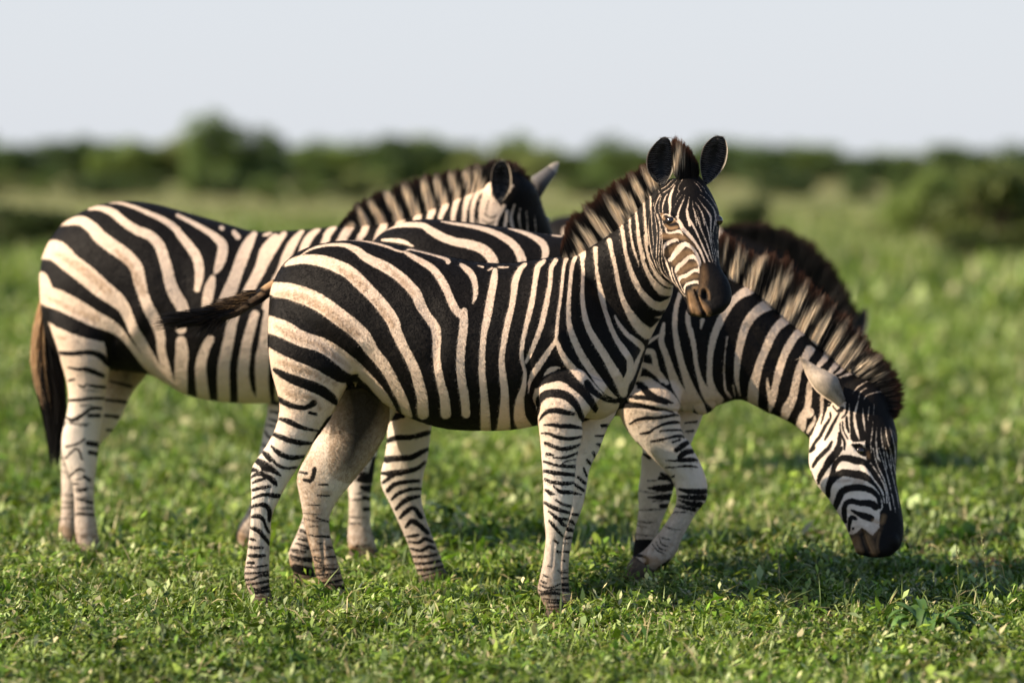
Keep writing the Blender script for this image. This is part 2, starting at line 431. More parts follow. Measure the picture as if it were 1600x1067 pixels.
def ear(o, left, right, crop, Y, cup, cin, cout, rim, tipdark=None, fur=500):
    """left/right: edge curves base->tip in crop pixels; cup >0 hollow side to the camera, <0 back of the ear to the camera"""
    x0, y0, s = CR[crop]
    Lc = catmull(np.array([(x0+x/s, y0+y/s) for x, y in left]), 2.); Rc = catmull(np.array([(x0+x/s, y0+y/s) for x, y in right]), 2.)
    nu, nv = 28, 18; t = np.linspace(0, 1, nu)
    Lp, Rp = interp_curve(Lc, t), interp_curve(Rc, t)
    V = []; C = []
    for side in (0, 1):
        for i in range(nu):
            for j in range(nv):
                v = j/(nv-1)*2-1; px, py = Lp[i]*(1-(v+1)/2)+Rp[i]*(v+1)/2
                prof = (1-v*v)**.5*math.sin(math.pi*min(1, t[i]*.9+.12))
                wpx = np.linalg.norm(Rp[i]-Lp[i])*Y/FP
                dy = cup*prof*min(1, wpx/.08)
                th = .006*(1-abs(v)**6)*(1 if t[i] < .97 else .3)
                p = W3(px, py, Y)+np.array([0, dy+(th if side else 0), 0]); V.append(p)
                hollow = (side == 0) == (cup > 0)
                base = np.array(cin if hollow else cout)
                e = max(abs(v)**3, max(0, (t[i]-.86)/.14))
                if hollow: c_ = base*(1-min(1, e*1.0))+np.array(rim)*min(1, e*1.0)*.9 if e > .7 else base*1.1
                else:
                    c_ = base*rng.uniform(.82, 1.1)
                    if cup < 0 and t[i] < .5 and v > -.1: c_ = c_*(1-.75*min(1, (.5-t[i])*3)*min(1, (v+.1)*3)*rng.uniform(.5, 1))
                if tipdark is not None and not hollow and t[i] > .72: c_ = c_*.4+np.array(tipdark)*.6
                C.append(c_)
    F_ = []
    g = lambda s_, i, j: s_*nu*nv+i*nv+j
    for i in range(nu-1):
        for j in range(nv-1):
            F_.append((g(0,i,j), g(0,i,j+1), g(0,i+1,j+1), g(0,i+1,j)))
            F_.append((g(1,i,j), g(1,i+1,j), g(1,i+1,j+1), g(1,i,j+1)))
    for i in range(nu-1):
        F_.append((g(0,i,0), g(0,i+1,0), g(1,i+1,0), g(1,i,0))); F_.append((g(0,i,nv-1), g(1,i,nv-1), g(1,i+1,nv-1), g(0,i+1,nv-1)))
    for j in range(nv-1):
        F_.append((g(0,nu-1,j), g(0,nu-1,j+1), g(1,nu-1,j+1), g(1,nu-1,j))); F_.append((g(0,0,j), g(1,0,j), g(1,0,j+1), g(0,0,j+1)))
    me = mesh_from('ear', V, F_); put_color(me, 'col', np.array(C)); set_origin(me, o.location)
    e = link('ear', me, M_HAIR, o)
    V = np.array(V)
    # hair: rim fringe and hairs inside the hollow
    n = fur; ti = rng.uniform(.03, .97, n); sd_ = rng.choice([-1, 1], n); vv = sd_*rng.uniform(.55 if cup > 0 else .8, 1, n)
    i0 = np.clip((ti*(nu-1)).astype(int), 0, nu-1); j0 = np.clip(((vv+1)/2*(nv-1)).round().astype(int), 0, nv-1)
    root = V[i0*nv+j0]; cen = V[i0*nv+nv//2]; tipp = V[(nu-1)*nv+nv//2]
    ln = rng.uniform(.008, .028, n)[:,None]
    d = (cen-root); d /= np.linalg.norm(d, axis=1)[:,None]+1e-6
    up = tipp-root; up /= np.linalg.norm(up, axis=1)[:,None]+1e-6
    edge = (np.abs(vv) > .9)[:,None]
    dirr = np.where(edge, up*.8-d*.35, d*.9+up*.3)+rng.normal(size=(n,3))*.12+np.array([0, -.25, 0])
    tip = root+dirr*np.where(edge, ln*.35, ln)
    cc = np.where(edge, np.array(rim)*.8, np.array([.17, .165, .165]))
    def cf(P, U): return np.repeat(cc, 8, 0)*rng.uniform(.5, 1.2, (len(P), 1))
    if cup < 0: cc = np.where(edge, np.array(rim), np.array(cout)*.9)
    if fur > 50: blades('ear_hair', root, (root+tip)/2, tip, np.full(n, .0012), cf, M_HAIR, e); 
    return e

def mane(o, base, tip, crop, Y, ops, n, thick=.018, wid=.0023, lean=0., jit=.0045, layer='mane', tipbrown=.7, dark=1.0, rag=.7):
    """upright hair between two curves (photo pixels of a crop); Y start/end depth"""
    x0, y0, s = CR[crop]
    b = catmull(np.array([(x0+x/s, y0+y/s) for x, y in base]), 3.); t_ = catmull(np.array([(x0+x/s, y0+y/s) for x, y in tip]), 3.)
    u = rng.uniform(0, 1, n); lat = rng.normal(0, .45, n).clip(-1, 1)
    pb, pt = interp_curve(b, u), interp_curve(t_, np.clip(u+rng.normal(0, .005, n), 0, 1))
    Yb = Y[0]+(Y[1]-Y[0])*u+lat*thick
    cl = .5+.5*np.sin(u*170+3*np.sin(u*61)); f = 1-rag*(1-(.80+.2*cl)*rng.uniform(.7, 1.08, n)*(1-.15*np.abs(lat))); f[rng.random(n) < .04*rag] *= 1.12
    pt = pb+(pt-pb)*f[:,None]; pb = pb-(pt-pb)/np.linalg.norm(pt-pb, axis=1)[:,None]*5
    def w3(p, Yv): return np.stack([(p[:,0]-800)*Yv/FP, Yv, HC-(p[:,1]-HZ)*Yv/FP], 1)
    root = w3(pb, Yb); tipp = w3(pt, Yb+lat*thick*.5)+rng.normal(0, 1, (n,3))*jit*np.array([.6,.5,.35])
    mid = (root+tipp)/2+rng.normal(0, .003, (n,3))
    def cf(P, U):
        q = proj(P); q = q+np.repeat(rng.normal(0, .8, (n, 2)), 8, 0)
        wf, _, _ = paint(q, ops)
        return hair_colors(wf, U*np.repeat(f, 8), tipbrown)*dark
    return blades('mane', root, mid, tipp, rng.uniform(.6, 1.3, n)*wid, cf, M_HAIR, o, .55)
# ================================================================== the animals
def ops_of(*pairs):
    out = []
    for crop, txt in pairs: out += parse(txt, crop)
    return out

# ---------------------------------------------------------------- zebra 1: in front, head turned to the camera
Z1_trunk = [(424,448,419,540,.07,13.74),(438,420,428,590,.14,13.74),(456,401,450,600,.185,13.73),(484,386,485,602,.22,13.72),(520,378,528,602,.245,13.71),
 (560,376,568,606,.262,13.70),(600,380,604,632,.275,13.69),(650,390,648,655,.285,13.67),(700,401,696,669,.29,13.65),(750,410,746,672,.288,13.64),
 (800,411,796,671,.278,13.62),(850,404,838,664,.26,13.6),(890,400,878,652,.235,13.58),(922,410,903,650,.205,13.57),(955,440,932,655,.175,13.56),
 (982,475,953,648,.145,13.55),(998,505,972,632,.11,13.54),(1003,535,990,606,.055,13.54)]
Z1_neck = [(868,425,960,640,.15,13.58),(884,406,985,612,.14,13.57),(898,398,1000,575,.125,13.56),(916,388,1012,538,.112,13.54),(940,371,1025,510,.102,13.52),
 (965,351,1038,487,.095,13.5),(990,326,1048,466,.088,13.47),(1010,304,1052,448,.084,13.44),(1028,288,1062,425,.08,13.42),(1042,280,1078,395,.07,13.4)]
Z1_head = [(1040,283,1092,274,.06,13.40),(1030,300,1108,296,.085,13.38),(1018,325,1120,321,.10,13.35),(1013,350,1125,341,.105,13.31),(1014,378,1123,364,.102,13.27),
 (1021,404,1123,386,.095,13.23),(1036,430,1124,405,.085,13.19),(1053,447,1127,420,.075,13.15),(1066,463,1136,434,.068,13.12),(1075,480,1143,453,.064,13.1),
 (1083,492,1142,472,.055,13.08),(1098,497,1130,488,.035,13.07)]
Z1_nh = [(440,440,545,455,.09,13.66),(422,485,570,520,.125,13.63),(420,540,568,570,.135,13.6),(425,580,555,596,.125),(434,615,541,613,.108),(437,640,527,637,.09),
 (431,668,508,666,.074),(420,690,489,692,.062),(409,707,474,716,.054),(396,726,460,738,.05),(392,747,446,760,.044),(393,775,434,784,.04),(392,805,425,806,.034),
 (389,840,422,840,.031),(385,872,421,872,.033),(382,898,421,897,.038),(386,916,421,914,.036),(393,932,424,930,.038),(388,956,430,954,.047)]
Z1_fh = [(480,520,600,555,.11,13.8),(495,570,606,592,.12,13.83),(500,610,609,635,.115,13.85),(500,645,604,674,.10),(493,682,583,712,.085),(483,706,561,740,.072),
 (471,727,543,762,.06),(464,748,529,779,.05),(468,772,521,792,.045),(473,800,516,803,.041),(475,815,514,818,.036),(481,842,517,840,.033),(488,870,524,867,.034),
 (493,895,531,889,.038),(500,921,538,913,.037),(510,936,545,926,.038),(512,948,556,942,.047)]
Z1_nf = [(852,560,955,600,.06,13.42),(844,600,940,620,.072,13.38),(840,628,925,638,.072,13.36),(841,656,912,654,.068),(844,684,910,682,.062),(847,722,901,716,.052),
 (849,755,898,750,.046),(849,790,894,788,.045),(851,815,888,815,.043),(853,838,881,838,.034),(851,860,878,860,.031),(848,880,876,885,.031),(843,905,877,908,.036),
 (840,922,878,925,.038),(847,938,881,942,.036),(854,952,886,952,.039),(850,972,892,968,.048)]
Z1_ff = [(885,590,975,610,.06,13.66),(898,640,962,645,.062,13.66),(896,668,949,668,.06),(892,698,936,702,.053),(888,730,922,730,.047),(884,765,915,768,.043),
 (880,795,908,797,.042),(875,820,898,822,.038),(873,845,893,848,.032),(870,870,889,872,.03),(866,896,888,898,.033),(865,922,890,922,.036),(870,938,896,938,.038),(866,956,902,954,.047)]

Z1_white_body = ops_of(('A', '''
W 390,212,8 440,180,12 500,160,16 560,152,18 640,155,26 700,180,42 760,225,52 860,275,62 930,320,60 990,375,62 1035,430,62 1055,480,60 1090,540,52 1135,605,55 1145,680,52 1142,760,46 1152,840,46 1170,920,48 1190,1000,55 1198,1090,60
W 640,125,6 720,128,10 800,142,14 870,162,16 930,185,14 970,192,12
W 970,190,10 1000,178,12 1080,196,12 1150,215,14 1200,232,22 1210,245,30
W 965,190,16 1010,215,30 1080,255,38 1130,290,42 1175,350,46 1205,410,46 1235,480,46 1260,520,46 1290,550,40
W 1290,540,38 1300,518,34 ; W 1300,518,36 1297,600,50 1285,700,50 1278,800,48 1285,900,50 1300,980,50 1310,1090,50
W 1283,262,22 1310,285,36 1340,315,38 1360,370,34 1362,430,28 1348,478,10
W 310,262,20 345,245,40 410,232,52 500,240,66 580,265,72 660,305,76 730,370,78 800,440,72 860,510,75 905,580,72 925,640,62 960,715,56 1000,790,56 1030,860,58 1052,940,62 1066,1000,62 1072,1090,66
W 180,375,60 215,385,60 260,400,86 330,410,92 430,442,100 520,488,95 600,545,92 690,612,86 750,672,80 790,740,70 845,810,66 890,880,60 925,950,60 960,1020,55 985,1100,55
W 150,575,100 205,590,100 300,622,98 400,675,88 500,705,84 580,750,90 660,812,92 725,862,70 775,905,58 825,962,56 870,1020,50 910,1100,50
W 150,740,100 220,765,110 300,800,100 400,835,100 500,870,95 580,920,100 630,975,80 640,1020,60'''),
 ('B', '''
W 168,197,8 195,204,14; W 285,205,14 335,205,10; W 225,222,10 245,210,14
W 262,222,30 255,280,42 240,360,44 228,430,46 215,500,44 200,570,38 192,650,34 190,720,36 190,800,40 200,900,44 205,980,50 212,1120,60
W 430,188,22 400,220,34 375,280,40 365,360,36 355,420,36 340,480,38 322,560,36 308,640,34 298,720,34 305,800,40 315,900,46 315,980,54 310,1110,80
W 535,170,24 500,205,34 485,280,30 470,380,32 450,470,32 430,550,28 412,640,26 410,700,24 418,750,20 428,800,24 420,870,30 400,950,50 400,1040,70 430,1100,80
W 600,165,26 575,210,26 568,290,26 552,380,30 535,460,32 515,540,32 485,620,28 455,690,26 432,735,20
W 658,160,26 645,200,20 635,290,20 625,380,18 612,470,20 605,560,20 600,610,22
W 600,610,22 560,670,30 520,730,36 480,790,34 455,850,20 448,900,8
W 602,610,22 625,670,30 660,730,40 720,800,50 780,860,60 830,920,70
W 708,150,24 690,200,24 680,290,22 672,380,24 670,470,28 678,540,34 705,620,40 745,700,44 790,770,44 840,840,46 885,895,36 935,930,14
W 735,110,40 745,150,26 750,220,22 748,300,22 748,380,26 755,450,30 780,540,36 825,620,42 875,700,46 920,780,52 955,845,54 975,900,50
W 820,130,26 825,200,20 835,280,24 855,360,28 880,450,32 910,540,34 950,620,36 985,680,40 1010,730,44 1010,790,50 985,850,50 975,905,44
W 900,60,26 915,140,24 935,230,24 950,310,26 975,390,30 1010,460,44 1060,530,60 1110,570,70 1140,560,50 1175,510,20
W 930,470,8 955,520,18 1000,580,26 1050,620,36 1080,650,30 1075,680,10
W 970,0,22 985,100,20 1005,200,22 1035,280,26 1080,350,36 1140,410,44 1190,420,50 1225,400,40 1245,370,16
W 1050,0,12 1065,100,16 1095,200,22 1130,270,28 1180,330,44 1230,345,40 1270,320,20
W 1095,30,16 1110,130,18 1150,230,24 1200,290,28 1245,312,20
W 1155,482,8 1175,482,10 1200,470,6
W 1088,650,14 1055,720,24 1030,780,36 1010,820,40
W 535,805,10 570,775,30 612,768,28
P 470,940 485,885 530,855 610,835 680,845 740,860 800,880 850,900 905,940 955,960 945,1000 890,1067 880,1110 500,1110 500,1020
K 500,985,14 505,950,30 530,915,38 590,905,46 650,915,46 690,945,44 720,985,34 750,1050,26
K 690,845,50 760,905,46 800,960,40 828,1005,26 838,1030,8
K 620,800,60 680,835,50'''),
 ('C', '''
W 400,480,14 405,560,12 420,640,14 440,700,10 448,725,4
W 358,515,20 368,590,18 385,680,22 410,760,24 440,830,30
W 430,440,14 440,520,16 450,600,18 470,690,22
W 470,385,12 480,520,14 490,620,18
W 298,600,28 305,640,22; W 228,640,26 230,700,20; W 150,600,30 168,660,24 163,700,22
W 505,380,10 510,480,10 515,600,12 535,700,12'''),
 ('H1', '''
P 230,120 290,160 420,330 560,360 700,420 790,490 860,420 880,340 960,300 900,420 800,520 720,570 640,690 560,850 480,1000 430,1200 0,1200 0,300
P 215,60 300,180 400,150 600,200 760,260 880,320 880,380 820,480 700,560 500,500 300,420 200,200
K 300,190,30 350,220,50 450,270,70 550,305,78 650,345,82 730,395,75 780,440,50 805,470,15
K 240,-15,30 330,25,50 420,60,66 540,110,70 640,150,76 740,205,80 840,250,90 930,255,40 960,235,10
K 330,410,20 360,440,40 430,475,40 520,492,36 580,478,40 610,455,50; K 575,530,25 630,545,20
K 345,580,25 410,600,42 480,635,38 560,660,25 650,675,10
K 285,695,30 350,725,40 430,755,40 520,770,38 600,770,14
K 275,795,12 320,840,36 380,875,40 450,888,36 540,875,22
K 265,880,14 310,935,24 380,970,22 480,965,20
K 165,915,44 210,940,60 270,975,50 330,1020,20 380,1030,14
K 205,840,20 240,870,44 265,910,30
K 125,985,30 160,990,20
K 115,1050,14 150,1030,30 200,1015,36 260,1040,40 300,1062,40
O 390,370,20 480,402,30 580,408,25 630,440,30 665,500,20
O 360,130,16 450,160,26 530,190,40 620,225,34 700,255,20 790,310,24'''),
 ('H2', '''
P 60,60 500,0 400,140 300,400 260,560 260,1067 60,1067 50,700 90,400
K 120,15,30 155,25,20; K 200,5,40 270,20,40 330,60,16
K 108,75,10 150,50,26 200,55,30 250,80,40 285,110,40 300,135,15
K 120,118,12 160,98,22 210,85,20; K 125,172,24 180,155,24 250,145,20
K 115,240,10 160,218,20 220,205,26 290,215,36 350,215,20
K 112,300,18 160,285,24 210,285,34 240,310,34 250,350,34 245,400,24
K 115,375,18 160,368,34 200,395,24 215,430,20 230,470,22 245,490,18
K 105,455,18 150,470,34 190,505,30 225,550,28 245,580,18
K 105,540,20 135,550,18; K 95,600,20 130,607,24 200,607,16; K 90,665,16 125,670,30 210,668,20
K 85,720,16 125,722,24; K 70,755,10 140,755,12 230,740,12; K 65,800,12 130,800,14 235,790,14
K 60,850,18 120,845,14 180,820,16 240,815,16; K 75,885,14 140,880,14 240,860,22
K 100,915,14 160,925,20 240,900,24; K 130,955,14 180,945,20 245,935,20'''),
 ('FL1', '''
P 112,330 140,250 180,190 280,140 360,160 425,240 470,300 510,420 440,800 400,1067 130,1067 100,500
P 560,300 640,150 700,120 790,180 700,290 500,410 480,330
K 112,250,14 118,180,26 130,135,40 180,95,44 250,80,50 310,88,50 370,120,46 420,175,44 455,225,40 485,280,18
K 125,300,10 150,260,24 200,225,36 280,222,44 350,238,40 410,250,20
K 160,340,12 220,338,24 300,350,34 380,352,38 450,362,26 485,368,12
K 140,410,10 200,412,20 270,440,30 350,455,30 420,450,24 475,435,12
K 170,488,22 230,515,26 310,540,34 380,530,30 440,510,20 465,495,10
K 180,580,18 210,588,26 235,590,14; K 240,610,12 300,612,22 360,605,22 410,585,18 445,565,10
K 310,665,10 350,640,12 400,632,10 430,625,8; K 160,645,18 210,660,22 260,675,20 330,685,26 425,685,26
K 165,722,24 230,735,34 310,745,34 410,755,28; K 170,790,20 210,812,26 260,820,26 330,828,32 410,820,20
K 240,850,8 290,890,30 340,900,34 395,900,26; K 175,880,20 220,910,34 260,945,40 310,965,30 390,962,22
K 275,975,12 330,1010,20 390,1020,16; K 175,985,22 230,1010,34 290,1040,32 380,1060,14
K 520,0,60 560,50,56 620,95,40 680,130,30 760,150,20
O 240,340,12 320,350,20; O 180,500,20 260,530,20'''),
 ('FL2', '''
P 150,-40 430,-40 400,200 340,330 340,1067 100,1067 100,780 160,400
K 175,25,24 240,65,34 310,95,34 400,118,20; K 275,5,14 330,40,22 415,62,20
K 210,105,14 250,135,26 300,170,30 395,170,16; K 300,180,26 330,215,30 375,235,18
K 215,185,16 250,225,26 290,275,26 330,320,18; K 255,360,12 290,380,22; K 290,458,24 320,462,14; K 200,580,8 230,590,6
K 160,655,8 180,672,14 210,680,8; K 140,710,10 170,730,20 195,730,10; K 290,620,8 320,640,8
K 130,745,8 180,770,14 240,770,12 310,740,10; K 120,790,8 160,810,14 240,790,14 320,790,12
K 125,835,18 180,825,20 250,820,24 320,830,18; K 160,870,8 250,880,14 310,885,18
K 200,900,12 330,910,20; K 200,940,10 340,940,22'''),
 ('A', '''
O 260,425,16 330,430,34 430,458,40 520,505,40 600,560,46 680,625,44 715,650,20
O 600,280,14 670,325,34 750,395,40; O 800,455,14 860,540,30 905,600,26 ; O 870,280,12 950,345,22 1020,430,20
O 250,605,14 320,640,34 420,690,24 500,715,26 600,785,26 660,830,14
O 270,800,14 400,850,22 480,880,20 540,910,20 ; O 380,985,14 440,1000,16'''))
Z1_far = ops_of(('H1', '''
P 440,400 1300,300 1300,1300 440,1300
K 600,790,14 650,790,30; K 555,900,20 620,905,24; K 540,965,12 580,965,12; K 505,1005,14 560,1010,18
K 640,790,5 632,850,7 618,950,7 600,1010,5'''), ('H2', '''
P 440,-200 1000,-200 1000,1100 440,1100
K 480,35,16 530,45,20; K 510,95,20 560,100,30 580,60,30 590,10,30; K 620,130,12 690,130,14; K 610,212,10 700,215,10; K 540,285,6 630,287,8
K 600,380,8 690,410,12; K 600,520,14 700,525,18; K 690,600,12 740,610,14; K 590,700,10 640,720,12; K 670,680,12 745,675,14
K 590,760,12 650,765,14 740,770,16; K 600,815,10 700,810,14 780,800,14; K 630,870,10 710,870,16 800,850,16
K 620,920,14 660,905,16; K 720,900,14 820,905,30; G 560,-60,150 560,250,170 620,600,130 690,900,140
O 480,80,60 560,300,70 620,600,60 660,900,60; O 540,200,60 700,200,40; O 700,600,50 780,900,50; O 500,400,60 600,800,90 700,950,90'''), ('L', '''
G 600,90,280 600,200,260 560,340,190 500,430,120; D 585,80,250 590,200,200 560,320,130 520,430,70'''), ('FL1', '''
P 380,350 800,200 800,1300 380,1300
K 640,345,22 695,345,26; K 590,430,12 665,430,18; K 600,500,14 630,505,22; K 570,570,20 585,600,16; K 520,630,20 545,660,26; K 490,700,16 515,760,20
K 445,775,20 500,825,26; K 415,835,24 490,885,24; K 400,905,26 490,935,20; K 405,985,34 475,995,34'''), ('FL2', '''
P 250,-40 560,-40 560,1100 250,1100
K 425,130,26 470,135,20; K 405,190,30 435,215,20; K 380,260,40 415,270,30; K 360,340,24 410,335,14; K 345,455,16 385,460,20; K 330,530,12 350,540,14
K 320,640,14 380,640,10; K 320,690,14 380,690,14; K 325,745,30 380,745,30; K 330,790,30 380,795,30'''))
def rings(rows, seed, w=(1.6, 3.4), gap=(7, 11), skip=.12, span=(.0, 1.)):
    """irregular thin dark bands across a leg between two rows of its outline"""
    r = np.random.default_rng(seed); a = catmull(np.array([q[:4] for q in rows], float), 2.); out = []; i = 0.0
    while i < len(a)-1:
        q = a[int(i)]; p1, p2 = q[:2], q[2:]; s0, s1 = sorted(r.uniform(-.08, .5, 1).tolist()+r.uniform(.55, 1.1, 1).tolist())
        if r.random() < .6: s0, s1 = -.1, r.uniform(.6, 1.1)
        bend = r.uniform(-3, 5); tilt = r.uniform(-3, 3)
        if r.random() > skip:
            pts = [(p1*(1-t)+p2*t)+np.array([0, bend*math.sin(math.pi*t)+tilt*(t-.5)]) for t in np.linspace(s0, s1, 4)]
            ww = r.uniform(*w)/2; out.append(('J', np.array([[*pts[0], ww*.2], [*pts[1], ww], [*pts[2], ww*r.uniform(.7, 1.2)], [*pts[3], ww*.25]])))
        i += r.uniform(*gap)/2*1.0
    return out
Z1_headops = ops_of(('D1', '''
W -60,700,40 40,600,70 130,650,80 200,700,50
W 25,1067,18 30,950,22 38,850,20 60,770,16
W 85,720,16 92,800,22 105,870,24 100,950,20 90,1067,18; W 135,680,14 150,760,26 130,860,14
W 125,900,16 122,980,14 140,1067,14; W 225,740,20 185,820,18 165,900,14 190,980,14 215,1067,14
W 155,790,16 150,870,12; W 240,680,14 300,640,14 360,580,12 385,545,8
W 255,720,12 320,680,14 380,620,14 410,580,12; W 300,740,20 270,800,22 250,880,22 255,950,18
W 235,760,10 212,850,12 215,930,12 240,990,12; W 385,640,14 350,720,34 330,800,40 335,880,34 330,970,22
W 400,770,6 430,720,10 445,700,10; W 430,710,14 425,660,14 450,610,14 475,570,8; W 485,690,14 510,660,8
W 470,740,8 430,790,12 400,840,12 380,885,6; W 505,740,8 475,820,22 440,900,30 420,980,34 425,1040,34 450,1080,34
W 548,770,8 535,850,20 520,920,28 530,990,34 555,1080,40; W 585,820,12 590,880,14 610,960,20 630,1080,20
W 622,905,6 645,960,10 672,1080,14; W 610,820,8 660,890,20 690,960,20 720,1080,22
W 640,780,8 700,860,20 760,940,26 790,1000,30 785,1080,26; W 660,740,8 730,790,14 800,870,20 840,950,22 850,1010,24 840,1080,22
W 720,700,8 780,770,12 830,840,14 855,890,12; W 600,600,6 650,650,10 690,720,6; W 640,600,6 720,680,12
W 250,1000,20 270,970,22 320,975,26 370,1010,24 420,1050,30
T 245,960,10 265,1010,14; T 330,1040,14 390,1030,20'''), ('D2', '''
W 30,0,18 30,100,18 45,250,16 70,380,18 110,480,18 160,570,16 230,640,16 290,665,10
W 80,0,14 75,120,16 85,250,16 105,380,14 140,480,14 180,570,12 250,640,10
W 110,0,10 110,150,10 125,300,10 120,420,10 160,520,10; W 130,10,10 150,120,12 160,250,12 150,380,12 160,480,12 200,580,12
W 160,30,14 185,120,16 185,250,14 175,380,14 180,500,14 220,590,14 290,650,12
W 200,170,16 205,300,14 200,420,12 215,520,12 250,590,10 290,640,10
W 235,165,14 255,200,26 300,200,28 360,190,34 400,230,12; W 205,90,14 215,125,18 245,165,18
W 340,55,26 370,110,40 400,170,50 450,220,44 510,290,34 560,370,30 600,470,22
W 440,0,28 450,60,30 490,130,30 530,210,26 570,300,26 610,390,28 655,490,18
W 505,0,18 540,100,20 580,200,20 620,300,20 650,400,18 675,470,12; W 570,0,18 600,90,18 630,180,20 650,280,18 668,370,14 690,480,10
W 625,0,26 655,60,26 655,150,24 660,250,16 680,350,12 700,440,12 702,520,8; W 690,0,20 700,60,22 685,150,18 675,230,12 690,320,10 715,420,14
W 715,150,10 710,200,12; W 720,270,18 727,300,14; W 722,370,24 727,430,14
W 218,420,12 220,350,24 240,305,40 290,280,42 340,265,34 358,285,8
W 222,420,14 245,480,26 275,560,28 300,640,22 345,700,14
W 275,450,44 320,400,58 370,340,70 410,310,50 460,330,42 510,380,38 545,450,34 560,510,24
W 330,560,28 345,520,50 400,480,46 450,430,44 500,430,44 540,480,34 550,560,34
W 365,650,20 375,610,44 440,590,44 500,550,40 545,550,40; W 410,760,14 415,700,24 450,670,34 510,655,34 545,660,36
W 290,520,18 310,600,20 350,690,18 400,770,14 430,800,8; W 330,560,14 360,650,16 390,720,14 425,790,8
Q 555,530 575,490 640,470 720,515 760,520 820,570 889,650 889,950 700,1067 600,1000 480,960 440,850 440,720 545,690
U 215,230,44 330,235,50 430,260,36 500,330,20; V 250,380,60 330,330,50; V 310,480,50 400,400,80 480,390,50; V 360,570,50 440,510,70 520,500,40; V 390,650,40 460,610,50 520,600,40
S 585,510,50 590,600,70 580,690,60; U 548,770,6 562,712,7 600,706,7 636,760,7 640,815,6
V 465,760,50 490,860,70 515,930,60 545,975,30; T 452,760,12 465,860,14 490,940,14; V 560,840,30 600,890,44 635,940,40; T 545,800,10 580,880,12 640,965,14; U 500,715,30 530,705,20
K 595,735,40 600,770,56 610,790,40; K 515,745,8 545,830,10 570,890,20 600,950,30
T 235,130,10 280,160,20 340,150,20; K 225,90,16 260,70,20 310,95,16 320,120,10; K 250,150,6 340,125,10'''))
Z1_mane_ops = Z1_white_body + ops_of(('C', '''
Q 60,700 90,660 200,600 320,520 420,420 540,300 480,200 100,450 40,600
W 165,700,24 160,660,26 145,620,30 125,580,10; W 228,650,40 215,610,54 185,575,44 150,540,14
W 297,600,44 285,565,60 250,530,56 215,490,40 195,465,12; W 358,520,40 350,480,60 325,445,56 300,415,26
W 412,450,40 395,410,56 370,370,30 355,345,12; W 472,380,30 455,360,44 430,320,40 415,300,16; W 525,320,60 500,290,46 475,260,20'''))

